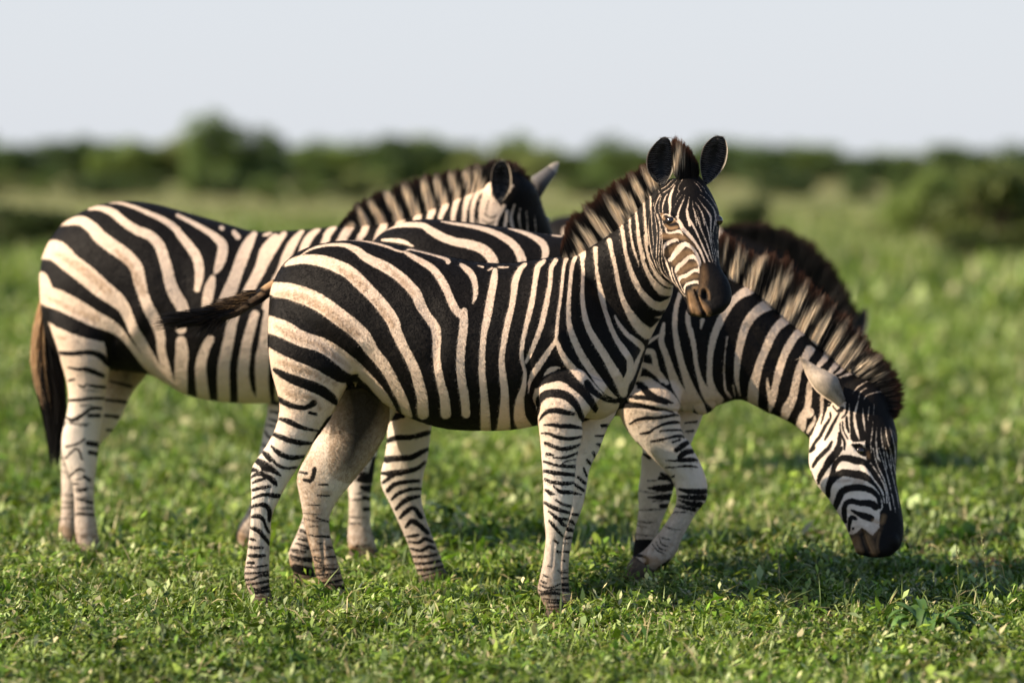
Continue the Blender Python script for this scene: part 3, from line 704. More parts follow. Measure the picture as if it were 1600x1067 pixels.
def build_zebra1():
    for op_, a_ in Z1_headops:
        if op_ == 'W' and a_[:,2].max() < 2.6: a_[:,2] *= .8
    far_ops = Z1_far+rings(Z1_fh[9:-1], 3, (1.4, 2.8), (9, 14), .2)+rings(Z1_ff[7:-1], 4, (1.2, 2.4), (10, 16), .3)
    near_ops = Z1_white_body
    org = (W3(650, 960, 13.6)[0], 13.6, 0.0)
    parts = [('body',)+loft(Z1_trunk, e=.06, sup=2.0), ('body',)+loft(Z1_neck), ('head',)+loft(Z1_head, sup=2.15, nring=48)]
    parts += [('head',)+ball(1047, 345, 13.245, .03, .028, .025), ('head',)+ball(1117, 344, 13.29, .02, .03, .024),      # brow and eye sockets
              ('head',)+ball(1040, 400, 13.20, .055, .05, .07), ('head',)+ball(1099, 462, 13.075, .03, .03, .032),       # cheek, nostril
              ('head',)+ball(1133, 458, 13.10, .02, .03, .03), ('head',)+ball(1083, 484, 13.085, .022, .035, .024)]      # far nostril, chin
    relief = [('D2','head','600,750,50 602,790,50',-.016), ('D2','head','505,730,14 545,830,20 575,900,26 600,960,30',-.010),
              ('D2','head','215,45,30 270,30,30 330,70,24',.004), ('D2','head','380,180,50 460,330,60 540,500,50',.006),
              ('D2','head','250,300,50 300,480,50 400,600,40',-.005), ('D2','head','268,95,55',-.007),
              ('B','body','440,700,40 450,800,44 480,900,40 490,980,30',-.012), ('B','body','610,580,70 660,700,80 740,820,80',.012),
              ('L','body','545,90,40 500,180,36 470,240,26',-.012), ('A','body','560,560,160 700,700,140',.012), ('A','body','1100,500,110 1150,650,110 1130,800,90',-.010),
              ('FL1','body','500,330,36 505,420,24',-.010), ('B','body','985,700,60 960,800,60',.008), ('B','body','820,300,60 900,450,60 960,600,60',-.008),
              ('H2','body','250,150,24 220,300,22 200,500,20 180,800,20',-.004), ('H2','body','130,200,20 130,500,20',.004),
              ('FL2','body','260,350,24 240,600,24',-.003), ('FL2','far','360,350,20 350,600,20',-.003), ('H2','far','640,450,24 665,800,24',-.005)]
    mid = (W3(1100, 380, 13.25)+np.array([0, .02, 0]), np.array([.80, .42, -.12]))
    o, co, no, tg = zebra('zebra in front with its head turned to the camera and tail swung out', 'zebras grazing together', parts,
        [('body', Z1_nh), ('far', Z1_fh), ('body', Z1_nf), ('far', Z1_ff)],
        dict(body=(-8., near_ops), far=(-8., far_ops), head=(-8., Z1_headops)),
        dict(plane=(W3(450,0,13.74)[0], 13.74, W3(1000,0,13.54)[0], 13.54), mid=mid), org, relief, voxel=.0042, finehead=True, hairs=230000)
    eyeball(o, surf(co, tg, 1045, 345)+np.array([.002, .008, 0]), .0165)
    eyeball(o, W3(1121.5, 345, 13.27), .018)
    inn, out_, rim = (.014, .015, .016), (.55, .48, .40), (.62, .56, .48)
    ear(o, [(250,650),(160,590),(95,500),(68,400),(85,290),(150,190),(235,112),(285,98)], [(270,640),(350,520),(375,420),(385,320),(372,240),(345,160),(310,115),(285,98)], 'D1', 13.36, .045, inn, out_, rim, fur=900)
    ear(o, [(722,650),(690,560),(668,450),(668,340),(700,220),(760,140),(830,95),(885,88)], [(728,640),(800,590),(880,510),(950,400),(977,260),(960,160),(930,105),(885,88)], 'D1', 13.40, .045, inn, out_, rim, fur=900)
    mane(o, [(60,720),(90,695),(172,652),(232,612),(310,562),(380,494),(430,434),(490,375),(545,325)], [(55,640),(70,560),(90,480),(165,415),(250,345),(330,292),(400,248),(455,215),(500,205)], 'C', (13.57, 13.40), Z1_mane_ops, 13000, layer='mane')
    fl = ops_of(('D1', '''W 395,500,40 400,420,60 425,320,60 440,230,50 445,190,20; W 480,420,10 490,330,16'''))
    m = mane(o, [(370,470),(420,540),(480,590),(560,600),(620,570),(650,480)], [(350,130),(390,90),(450,120),(520,180),(580,270),(630,370)], 'D1', (13.37, 13.40), fl, 4200, thick=.04, tipbrown=.9)
    m.name = 'forelock'
    # tail swung out to the left, skin core with hair
    core = [(428,436,433,456,.03,13.76),(415,444,421,464,.026,13.74),(400,455,408,474,.024,13.72),(385,464,391,483,.022,13.70),(368,475,372,494,.02,13.68),(350,484,353,500,.016,13.66),(330,491,331,502,.01,13.65)]
    v, f = loft(core, nring=20, step=4); me = mesh_from('tail', v, f); q = proj(v)
    wf, _, _ = paint(q, ops_of(('T', 'W 1230,270,60 1160,330,60; W 1130,390,30 1060,430,34 1000,470,30; W 960,520,24 860,560,20; W 1120,330,10 1200,260,20; K 1140,340,12 1180,400,14')))
    t = np.clip(.5+wf/2, 0, 1)[:,None]; put_color(me, 'col', CK*(1-t)+CT*t*1.3); set_origin(me, org); tl = link('tail', me, M_HAIR, o)
    n = 5200; u = rng.uniform(0, 1, n)**.8
    cc = np.array([( (a[0]+a[2])/2, (a[1]+a[3])/2, a[5]) for a in core]); c = interp_curve(cc, .25+u*.75)
    ang = rng.uniform(0, 2*math.pi, n); rad = rng.uniform(.2, 1, n)*(6*(1-u)+3)
    rp = c.copy(); rp[:,0] += np.cos(ang)*2; rp[:,1] += np.sin(ang)*rad
    ln = rng.uniform(30, 100, n)*(.35+.65*u); sp = np.sin(ang)*rng.uniform(0, 1, n)*(4+ 14*u)+3
    low = rng.random(n) < .08
    tp = rp.copy(); tp[:,0] -= ln; tp[:,1] += sp*.8+ln*.10-2; tp[low,0] += ln[low]*.55; tp[low,1] += 22*u[low]
    tp[:,2] += rng.normal(0, .03, n)
    w3 = lambda p: np.stack([(p[:,0]-800)*p[:,2]/FP, p[:,2], HC-(p[:,1]-HZ)*p[:,2]/FP], 1)
    R, Tt = w3(rp), w3(tp); mid_ = (R+Tt)/2+np.array([0, 0, .006])+rng.normal(0, .004, (n,3))
    br = (rng.random(n) < .5) & (u < .5)
    kc = np.where(br[:,None], CT*rng.uniform(.2, .6, (n,1)), CK*.9)
    blades('tail_tuft', R, mid_, Tt, np.full(n, .0028), lambda P, U: np.repeat(kc, 8, 0)*rng.uniform(.7, 1.2, (len(P), 1)), M_HAIR, tl)
    return o

# ---------------------------------------------------------------- zebra 2: grazing, behind the first
Z2_trunk = [(566,440,566,540,.08,14.4),(574,400,577,590,.16,14.4),(588,372,600,612,.21,14.4),(620,352,625,630,.24,14.39),(662,343,665,648,.27,14.38),(725,347,730,656,.29,14.37),
 (800,357,800,658,.295,14.36),(875,368,870,656,.28,14.35),(940,366,930,652,.26,14.34),(1000,366,985,648,.23,14.33),(1050,374,1040,645,.20,14.33),(1090,392,1078,645,.175,14.33),
 (1118,420,1098,648,.14,14.33),(1138,470,1116,638,.09,14.33),(1145,520,1130,610,.04,14.33)]
Z2_neck = [(1010,400,1050,640,.17,14.33),(1080,398,1082,645,.16,14.33),(1120,424,1105,643,.145,14.33),(1147,440,1130,630,.13,14.32),(1173,452,1155,624,.12,14.31),(1202,479,1175,631,.112,14.3),
 (1229,501,1195,642,.105,14.29),(1256,521,1217,651,.1,14.28),(1280,545,1240,663,.095,14.27),(1303,566,1258,677,.09,14.25),(1328,582,1272,690,.085,14.24),(1350,595,1300,690,.07,14.23)]
Z2_head = [(1290,605,1352,588,.075,14.25),(1278,640,1378,608,.095,14.22),(1267,675,1392,643,.105,14.2),(1264,706,1402,680,.11,14.17),(1265,730,1401,714,.105,14.15),(1275,755,1400,741,.095,14.12),
 (1292,776,1402,762,.085,14.1),(1306,797,1407,786,.075,14.07),(1320,820,1411,810,.068,14.05),(1330,843,1412,832,.066,14.03),(1338,861,1407,853,.058,14.01),(1356,870,1392,868,.036,14.0)]
Z2_nf = [(975,580,1065,600,.07,14.22),(966,625,1064,625,.078,14.19),(969,650,1063,650,.074),(984,678,1070,676,.065),(1008,704,1083,702,.056),(1031,727,1095,725,.05),(1050,750,1104,751,.046),
 (1057,774,1104,780,.044),(1054,793,1088,800,.037),(1041,816,1077,820,.033),(1027,835,1065,842,.033),(1014,851,1055,866,.036),(1003,862,1038,884,.037),(990,868,1024,893,.036),(972,900,1004,918,.045)]
Z2_ff = [(1000,600,1105,622,.06,14.46),(1010,645,1098,650,.065,14.48),(1008,680,1083,685,.056),(1003,710,1071,714,.05),(1001,740,1060,742,.046),(997,766,1052,764,.044),(998,789,1045,788,.041),
 (996,812,1035,812,.034),(992,840,1026,840,.031),(989,862,1023,864,.034),(988,882,1022,886,.036),(990,896,1026,898,.037),(988,916,1034,914,.045)]
Z2_fh = [(585,520,705,560,.12,14.42),(590,580,700,600,.12,14.45),(598,618,690,630,.105),(604,652,677,655,.09),(605,685,672,684,.074),(601,714,668,716,.06),(595,741,662,740,.05),(597,762,659,762,.044),
 (608,784,659,784,.04),(620,810,665,808,.036),(632,836,673,831,.034),(641,860,682,853,.036),(648,883,690,874,.038),(655,902,695,889,.038),(660,922,708,912,.046)]
Z2_nh = [(520,500,650,560,.12,14.25),(520,560,640,600,.12),(515,610,620,640,.11),(508,650,596,680,.09),(500,690,568,715,.07),(492,720,548,742,.055),(486,745,532,762,.047),(480,775,520,785,.04),
 (474,805,508,812,.035),(463,835,497,842,.033),(452,860,489,868,.037),(452,878,489,886,.037),(459,894,494,900,.036),(458,924,502,924,.046)]
Z2_ops = ops_of(('P', '''
W 612,430,14 590,480,16 585,540,16 600,610,16; W 640,430,12 640,520,14 650,600,16 665,660,16; W 700,420,14 690,520,14 700,600,14 710,670,16; W 752,420,14 745,520,14 748,670,14; W 800,420,14 795,520,14 798,670,16
W 880,420,12 872,520,12 874,670,14; W 920,400,12 915,520,12 912,660,14; W 960,400,12 955,520,12 955,640,14; W 1000,420,10 1005,480,10 1000,560,12 985,620,14
P 560,600 612,585 690,600 700,640 690,700 560,700; P 900,652 1130,655 1100,690 900,690'''),
 ('F', '''
W 340,560,16 400,515,24 480,490,30 560,485,34 640,490,40 690,520,50 760,560,56 840,590,54 940,610,60 1020,640,66 1070,690,66 1085,735,70 1100,800,60
W 390,580,16 450,582,26 520,592,30 580,620,14
W 760,465,10 850,480,20 950,495,26 1050,520,34 1140,560,44 1210,610,50 1250,670,56 1265,725,60 1270,800,60
W 1180,510,10 1260,530,24 1330,560,34 1390,600,46 1410,650,46 1405,690,40 1400,760,40
W 1380,530,8 1420,540,8; W 1455,550,16 1510,558,12'''),
 ('S', '''
W 275,375,20 268,420,30 262,480,34 290,560,36 315,640,44 345,720,56 390,800,60 410,860,60 400,910,50
W 170,495,14 210,465,22 255,438,16; W 165,530,30 210,535,36 225,580,30 240,640,34 290,705,26
W 150,600,24 200,620,40 240,650,40 265,690,30; W 120,680,20 180,690,40 250,740,50 310,790,60 350,850,60; W 90,750,30 130,755,34 170,765,24
W 365,210,26 345,280,28 335,360,30 340,440,32 355,520,36 375,600,38 400,680,46 430,760,60 465,830,66 490,870,50
W 410,310,26 410,370,30 430,440,32 445,520,28 455,600,26 475,680,30 505,750,50 540,800,70 570,830,60
W 490,355,26 480,400,12
W 755,185,60 700,215,46 650,260,44 610,320,44 575,390,44 550,460,42 535,530,36 530,600,32 530,680,36 550,750,44 590,800,40
W 865,265,70 810,295,60 760,340,54 725,400,50 705,470,46 690,540,40 682,610,36 680,680,26 690,740,18 700,775,8
W 628,450,12 618,520,8 612,590,10 612,680,12 620,750,16 650,790,10; W 660,720,12 670,780,8
W 960,350,60 910,390,50 870,450,50 840,520,48 810,590,46 790,660,50 775,720,60 770,800,60 775,840,50
W 1050,410,60 1010,440,46 970,500,46 940,560,44 915,640,46 895,720,40 880,790,44 865,860,20; W 850,680,10 855,740,20 865,800,26
W 1085,520,50 1030,620,40 1010,700,44 990,790,50 960,850,60 945,900,40; W 1080,870,60 1050,890,50 1035,950,60'''),
 ('E1', '''
W 170,-20,60 130,40,60 70,130,60 30,220,60 15,330,54; W 330,0,70 290,60,60 230,130,50 180,230,50 150,300,56 140,400,60 130,500,60 90,590,60 50,680,60
W 440,50,70 400,110,60 350,170,50 300,260,44 265,400,40 262,500,34 255,590,34 230,680,50 190,760,50
W 560,20,60 500,100,50 430,180,30 380,210,14; W 720,60,40 620,130,60 540,190,40 480,215,24 420,235,12
W 200,580,14 190,640,30 150,700,40 130,740,30'''),
 ('FA', '''
P 560,1200 560,1067 520,880 330,690 200,530 95,420 70,350 90,315 170,300 300,290 480,330 600,330 650,450 720,600 820,800 860,1067 860,1200
W 200,165,20 250,160,30 310,180,26; W 165,245,24 260,250,30 350,265,40 450,290,40 560,320,40
W 330,110,60 420,170,60 510,240,50 590,300,40
K 245,100,30 290,130,56 340,190,56 410,230,56 480,245,36 540,265,12; K 180,215,22 240,210,24 290,210,14
K 110,300,20 170,290,30 250,290,34 330,300,36 400,318,26 470,320,18 560,345,12
K 180,440,10 240,405,22 320,390,30 400,390,22 460,380,24 540,368,18 590,365,12
K 270,520,14 340,510,22 400,470,16 470,440,22 540,425,28 600,425,14; K 430,498,10 520,490,16 620,488,14
K 360,585,12 420,575,20 500,555,16 570,540,24 640,540,24; K 540,590,16 600,570,16; K 570,655,40 620,620,44 660,595,36
K 590,740,20 610,700,46 660,670,44 700,665,40; K 480,740,8 560,745,14 620,740,34 700,735,34 740,740,18
K 480,800,10 570,800,16 640,795,30 710,800,34 770,820,20; K 530,880,12 600,860,22 680,860,34 750,870,36 810,880,26
K 560,930,14 640,930,34 720,935,46 810,930,38; K 590,990,14 660,1000,34 740,1010,34 815,1000,30; K 600,1045,14 700,1050,36 810,1050,36
O 200,440,10 300,400,26 400,395,20; O 280,520,12 350,505,20; O 380,585,12 460,570,16'''),
 ('FB', '''
P 560,0 900,0 900,300 600,700 450,1000 100,1000 100,700 350,600 540,330
K 590,180,16 680,200,40 810,200,44; K 590,240,14 680,250,40 800,250,46; K 590,270,12 680,300,36 770,310,50; K 560,320,10 640,340,20 720,350,40
K 430,600,6 450,640,10 500,660,8; K 400,620,6 430,670,10 480,690,8; K 370,640,6 410,690,10 470,720,8
U 330,770,90 400,800,90; K 440,850,60 520,790,50; K 200,720,30 330,760,20 290,860,60'''),
 ('H2', '''
P 380,-400 600,-400 600,1067 380,1067
K 480,480,14 540,500,14; K 470,540,14 530,560,14; K 450,575,12 540,600,16; K 420,620,12 520,640,16; K 410,665,14 480,690,24 560,700,40; K 440,760,60 560,800,80; K 450,850,60 560,880,60; O 400,700,60 450,900,60'''))  # last broad strokes paint the front zebra's shadow on the near hind leg
Z2_far = ops_of(('HL', '''
P 150,-300 600,-300 600,1300 150,1300
K 222,180,10 245,165,36 290,158,26; K 215,285,24 260,270,26 330,268,24 400,250,24 435,240,14; K 205,380,34 260,375,30 330,370,28 380,345,24 420,325,14
K 180,450,14 240,450,30 310,440,26 360,425,20 400,395,14; K 190,495,16 240,460,20; K 215,535,24 250,505,22 310,492,20 370,488,16
K 235,580,14 270,550,20 330,530,16 380,528,12; K 255,630,16 290,595,24 330,575,24 375,565,12
K 275,675,14 310,640,24 345,625,20 380,670,24; K 305,720,14 335,690,24 370,710,24 415,750,20
K 310,770,8 350,765,18 370,760,10; K 320,795,10 370,800,16 400,780,20 440,795,14; K 330,830,10 380,840,16 420,820,18 450,830,12
K 335,870,10 400,870,14 460,860,12; K 345,905,10 400,905,14 480,890,14; K 350,940,10 420,935,14 490,920,12; K 360,970,10 430,965,14 490,945,14; K 380,1000,10 450,990,16'''),
 ('FA', '''P 230,300 900,300 900,1400 230,1400
K 640,430,10 740,420,16; K 650,500,10 710,495,16; K 300,690,24 345,720,30; K 440,850,20 530,900,50; K 380,960,12 530,960,50; K 400,1040,14 520,1040,46; K 330,910,8 400,910,8'''),
 ('FB', '''K 330,170,10 440,180,40 540,160,60; K 330,250,10 450,250,40 530,250,46; K 440,320,30 500,320,36; K 430,90,30 540,90,40'''))
Z2_headops = ops_of(('E1', '''
P 20,660 60,600 150,560 230,430 330,460 450,440 520,480 530,800 560,850 660,820 690,1100 100,1100 100,800
'''), ('E2', '''
P 60,-20 75,100 105,230 150,330 240,440 290,540 360,640 430,760 480,760 545,700 640,770 705,690 710,560 740,500 700,380 620,240 575,80 575,-20
'''), ('E1', '''
K 265,440,20 285,500,34 272,600,18 255,660,8; K 365,500,8 400,545,12 440,535,40 450,520,26
K 420,570,14 370,660,22 330,740,28 290,810,14; K 340,560,10 340,610,18 290,690,26 250,770,26 190,850,24 150,920,14
K 355,830,18 320,890,30 250,960,34 200,1020,30 180,1060,20; K 425,750,22 420,850,38 380,930,42 320,1000,40 290,1080,40
K 430,660,8 435,740,12 470,830,20 470,900,14; K 455,650,8 460,720,10 500,800,10; K 490,600,18 495,680,24 510,740,12
K 500,480,26 490,560,18 450,610,8; K 545,500,30 540,600,26 540,700,28 560,790,30; K 600,500,30 600,650,30 630,740,50 640,800,30
K 215,600,20 180,700,24 150,760,30
W 560,560,20 570,660,34 590,750,30 610,810,10; W 600,450,10 580,520,24 565,580,22; W 640,520,8 650,640,24 665,740,8
K 555,860,26 600,880,60 640,920,70 660,950,30; W 520,800,14 545,838,22 600,840,24 660,825,14
W 490,870,20 520,930,40 570,965,34 640,980,24
K 370,1080,24 420,1000,36 480,975,44 560,990,44 640,1010,46 720,1080,60; K 690,840,50 720,940,60 760,1080,60
W 735,640,6 728,740,10 715,840,12 720,930,10; W 770,700,6 765,800,12 775,950,22 800,1010,16; W 810,700,6 815,800,12 840,950,12 862,1080,12; W 850,690,6 865,800,12 895,920,12 905,1080,12; W 890,690,6 915,780,12 940,900,12 940,1067,10; W 700,500,6 690,600,12 695,640,8; W 745,480,6 740,580,10
U 690,930,10 698,975,12
W 560,240,16 620,200,20 700,190,12; W 545,380,8 600,320,16 700,260,10; W 600,430,10 620,370,14 680,330,8; W 650,440,10 680,400,12 780,370,12 850,365,8'''),
 ('E2', '''
K 90,30,20 120,0,30; K 118,150,14 160,90,30 220,30,34 250,0,30; K 160,310,18 170,260,38 210,190,44 270,110,48 330,40,44 360,0,30
K 245,420,36 250,340,46 275,260,44 290,200,38 310,140,40 360,90,46 420,90,50 490,110,56 560,125,50 610,170,46 640,240,40
K 270,290,56 320,240,60 380,215,54 460,225,60 530,235,64 590,265,46 640,300,44 690,350,40 730,420,40 745,500,30
K 310,520,44 340,440,56 370,380,54 440,350,54 530,345,54 600,362,44 660,400,40 690,450,34 700,520,24
K 395,640,36 385,560,38 400,490,42 450,465,44 530,480,46 620,485,56 665,520,44
K 455,545,12 510,575,36 570,595,56 620,615,56; K 430,720,18 435,650,28 450,610,38 490,620,20; K 465,705,20
Q 705,560 740,530 850,560 925,620 935,750 890,890 810,990 700,1000 600,960 470,930 440,830 465,760 545,720 640,775 700,700
W 640,0,12 680,150,12 740,280,14 770,400,14 795,540,18; W 690,0,10 740,150,11 790,330,12 840,560,10; W 750,0,10 800,200,10 850,400,10 870,520,6; W 795,0,10 830,180,10 870,330,8; W 620,130,12 700,250,16 750,360,18 765,480,16
W 590,200,20 650,280,20 720,380,20 742,480,12
S 450,770,50 540,715,44 640,765,60 690,700,50; V 490,800,70 500,860,80 530,900,50; V 590,780,60 620,850,70 650,920,50; T 462,800,14 470,870,16 500,905,12; U 695,740,16 682,800,12 676,860,12 688,910,8; T 570,760,14 600,840,16 640,920,14; U 650,640,40 715,650,40 735,600,40
K 540,720,14 570,800,20 600,900,26; O 490,290,60 540,290,50; O 330,290,16 450,280,16'''))
Z2_mane_ops = Z2_ops + ops_of(('N', '''
W 110,280,8 130,180,8 145,110,8; W 165,380,50 175,330,50 195,250,30 215,170,12; W 190,350,20 225,270,20 262,190,10
W 275,410,60 290,350,60 320,290,60 350,240,40 380,225,20; W 385,510,60 410,460,56 430,400,40 450,350,10; W 430,450,40 480,390,40 530,330,16
W 490,600,60 520,540,70 560,490,60 610,430,24; W 585,670,50 610,600,56 650,560,50 700,510,20; W 640,750,50 680,690,56 710,640,50 750,585,20
W 730,820,40 770,750,50 800,700,44 830,650,16; W 780,900,20 820,830,30 860,780,40 890,725,14; W 800,920,10 870,850,30 920,790,30 940,760,10
W 840,940,16 920,900,40 960,850,36 1000,810,14; W 950,890,16 1020,860,12'''))

def build_zebra2():
    far_ops = Z2_far+rings(Z2_ff[5:-1], 6, (1.4, 2.6), (10, 16), .35)
    near_ops = Z2_ops+rings(Z2_nf[7:-3], 7, (1.2, 2.2), (10, 16), .45)+rings(Z2_nh[6:-1], 8, (2., 3.4), (8, 11), .1)
    org = (W3(820, 910, 14.35)[0], 14.35, 0.0)
    parts = [('body',)+loft(Z2_trunk, e=.06, sup=2.0), ('body',)+loft(Z2_neck), ('head',)+loft(Z2_head, sup=2.2, nring=48)]
    parts += [('head',)+ball(1343, 700, 14.085, .03, .03, .026), ('head',)+ball(1296, 728, 14.10, .055, .045, .08), ('head',)+ball(1393, 845, 13.99, .03, .035, .035),
              ('head',)+ball(1345, 858, 14.0, .022, .035, .022), ('head',)+ball(1388, 690, 14.12, .03, .06, .05)]
    relief = [('E2','head','545,720,20 575,800,22 605,900,26',-.010), ('E1','head','600,900,60',-.006), ('E1','head','530,850,26 600,850,30 670,860,26',.005),
              ('E2','head','560,150,50 640,350,60 680,500,50',.006), ('E2','head','300,150,60 400,400,50',-.004), ('E2','head','400,560,50 480,600,50',-.005),
              ('FA','body','150,250,30 300,300,30 480,330,30 600,340,30',-.010), ('FA','body','620,430,30 650,560,30',-.008), ('S','body','400,850,60 560,820,50',-.008),
              ('S','body','620,650,50 650,760,50',-.010), ('S','body','750,400,70 900,600,70',-.006), ('FB','body','640,420,26 560,560,26',-.004)]
    mid = (W3(1372, 740, 14.1), np.array([.55, .80, -.05]))
    o, co, no, tg = zebra('zebra bending its neck down to graze at the right with one foreleg folded back', 'zebras grazing together', parts,
        [('body', Z2_nf), ('far', Z2_ff), ('far', Z2_fh), ('body', Z2_nh)],
        dict(body=(-8., near_ops), far=(-8., far_ops), head=(-8., Z2_headops)),
        dict(plane=(W3(600,0,14.4)[0], 14.4, W3(1100,0,14.33)[0], 14.33), mid=mid), org, relief, voxel=.005, finehead=True, hairs=170000)
    eyeball(o, surf(co, tg, 1342, 703)+np.array([.003, .010, 0]), .018)
    eyeball(o, W3(1395, 700, 14.2), .018)
    inn, out_, rim = (.03, .03, .032), (.74, .62, .50), (.75, .66, .55)
    ear(o, [(420,500),(300,430),(200,350),(130,240),(85,130),(62,70),(55,42)], [(480,440),(440,330),(400,230),(320,180),(230,140),(130,80),(55,42)], 'E1', 14.12, -.05, inn, out_, rim, fur=500)
    ear(o, [(560,380),(540,300),(520,230),(500,170),(480,130),(470,100),(465,90)], [(620,380),(625,300),(610,230),(580,170),(540,120),(500,95),(465,90)], 'E1', 14.36, -.03, inn, out_, rim, fur=10)
    mane(o, [(80,320),(110,355),(165,380),(270,418),(390,535),(490,612),(590,685),(655,760),(725,825),(800,890),(870,925)],
         [(70,110),(140,85),(240,170),(350,205),(470,205),(560,295),(660,400),(760,480),(860,575),(950,670),(1010,735)], 'N', (14.33, 14.26), Z2_mane_ops, 15000)
    fl = ops_of(('E1', '''W 560,240,20 640,170,24 740,110,20 800,70,10; W 620,130,50 700,90,40 780,60,16; W 700,200,20 800,210,24 830,215,10; W 740,255,10 810,265,12 '''))
    m = mane(o, [(540,130),(600,190),(660,260),(700,350),(720,440),(740,540),(760,600)], [(700,-60),(830,20),(930,120),(1000,260),(1030,400),(1025,520),(950,620)], 'E1', (14.25, 14.2), fl, 6500, thick=.032, jit=.009)
    m.name = 'forelock'
    core = [(572,445,584,450,.02,14.45),(560,480,574,482,.018,14.46),(556,530,568,530,.014,14.46),(556,570,566,570,.01,14.46)]
    v, f = loft(core, nring=16, step=4); me = mesh_from('tail', v, f); put_color(me, 'col', np.tile(CK, (len(v), 1))); set_origin(me, org); tl = link('tail', me, M_HAIR, o)
    n = 700; u = rng.uniform(0, 1, n); R = np.stack([W3(562+rng.normal(0,3), 490+80*a, 14.46) for a in u]); Tt = R-np.array([0, 0, .16])*rng.uniform(.4, 1, (n,1))+rng.normal(0, .012, (n,3))
    blades('tail_tuft', R, (R+Tt)/2, Tt, np.full(n, .003), lambda P, U: np.tile(CK, (len(P), 1)), M_HAIR, tl)
    return o

# ---------------------------------------------------------------- zebra 3: at the left, behind
Z3_trunk = [(63,425,67,485,.06,15.55),(69,395,73,525,.12,15.54),(86,364,91,555,.17,15.53),(110,341,116,572,.21,15.52),(150,322,156,577,.245,15.51),(196,315,202,580,.27,15.5),(240,319,242,588,.285,15.49),
 (290,332,286,614,.3,15.48),(340,346,335,626,.305,15.46),(395,361,390,630,.3,15.45),(450,361,445,628,.29,15.43),(500,357,495,622,.27,15.41),(540,353,535,612,.25,15.4),(575,362,565,600,.21,15.39),(600,388,590,580,.16,15.38),(618,430,610,550,.08,15.38)]
Z3_neck = [(520,365,600,560,.16,15.39),(553,354,640,530,.14,15.39),(575,352,670,500,.13,15.38),(604,348,695,475,.12,15.37),(631,343,715,455,.11,15.36),(657,334,735,435,.105,15.35),(690,321,755,420,.1,15.34),(725,307,775,408,.095,15.33),(757,294,795,400,.09,15.32),(780,286,815,395,.08,15.32)]
Z3_head = [(758,290,805,264,.075,15.32),(755,318,836,292,.1,15.34),(760,350,849,325,.105,15.37),(775,375,862,360,.10,15.40),(795,398,873,385,.092,15.43),(815,420,884,405,.08,15.46),(835,440,893,425,.07,15.49),(850,455,903,440,.065,15.51),(868,468,905,458,.045,15.53)]
Z3_nh = [(75,455,190,480,.11,15.42),(80,510,186,528,.125,15.39),(91,553,177,560,.11,15.38),(102,585,169,590,.094),(107,612,165,612,.084),(106,640,162,640,.07),(99,668,157,670,.058),(96,697,154,697,.05),(102,722,152,722,.043),(111,750,148,750,.036),
 (115,780,147,780,.034),(116,805,149,805,.035),(117,826,152,826,.038),(120,844,155,844,.037),(123,858,161,858,.039),(120,878,167,876,.047)]
Z3_fh = [(140,500,228,540,.11,15.6),(138,555,232,578,.11,15.63),(134,590,219,597,.1,15.65),(130,615,205,616,.09),(120,645,190,650,.08),(108,668,175,673,.066),(98,692,158,692,.052),(96,712,143,712,.044),(96,740,130,742,.036),(96,775,126,775,.033),(95,805,124,805,.035),(92,828,122,828,.038),(97,846,126,844,.036),(94,865,132,863,.046)]
Z3_ff = [(425,520,510,560,.07,15.48),(420,570,490,590,.068,15.5),(420,605,478,612,.064),(417,645,465,650,.056),(410,685,452,690,.05),(405,710,446,716,.045),(400,740,438,745,.042),(396,768,427,772,.036),(388,795,419,800,.032),(376,815,409,822,.034),(369,835,402,840,.037),(372,850,402,856,.036),(370,872,412,874,.046)]
Z3_nf = [(535,540,640,580,.07,15.22),(540,600,628,620,.07,15.2),(540,650,607,660,.062),(540,688,594,692,.055),(541,720,587,720,.048),(542,750,583,748,.046),(545,775,579,772,.042),(545,800,579,800,.034),(544,825,580,825,.033),(543,845,585,843,.038),(546,860,590,858,.038),(544,882,602,880,.047)]
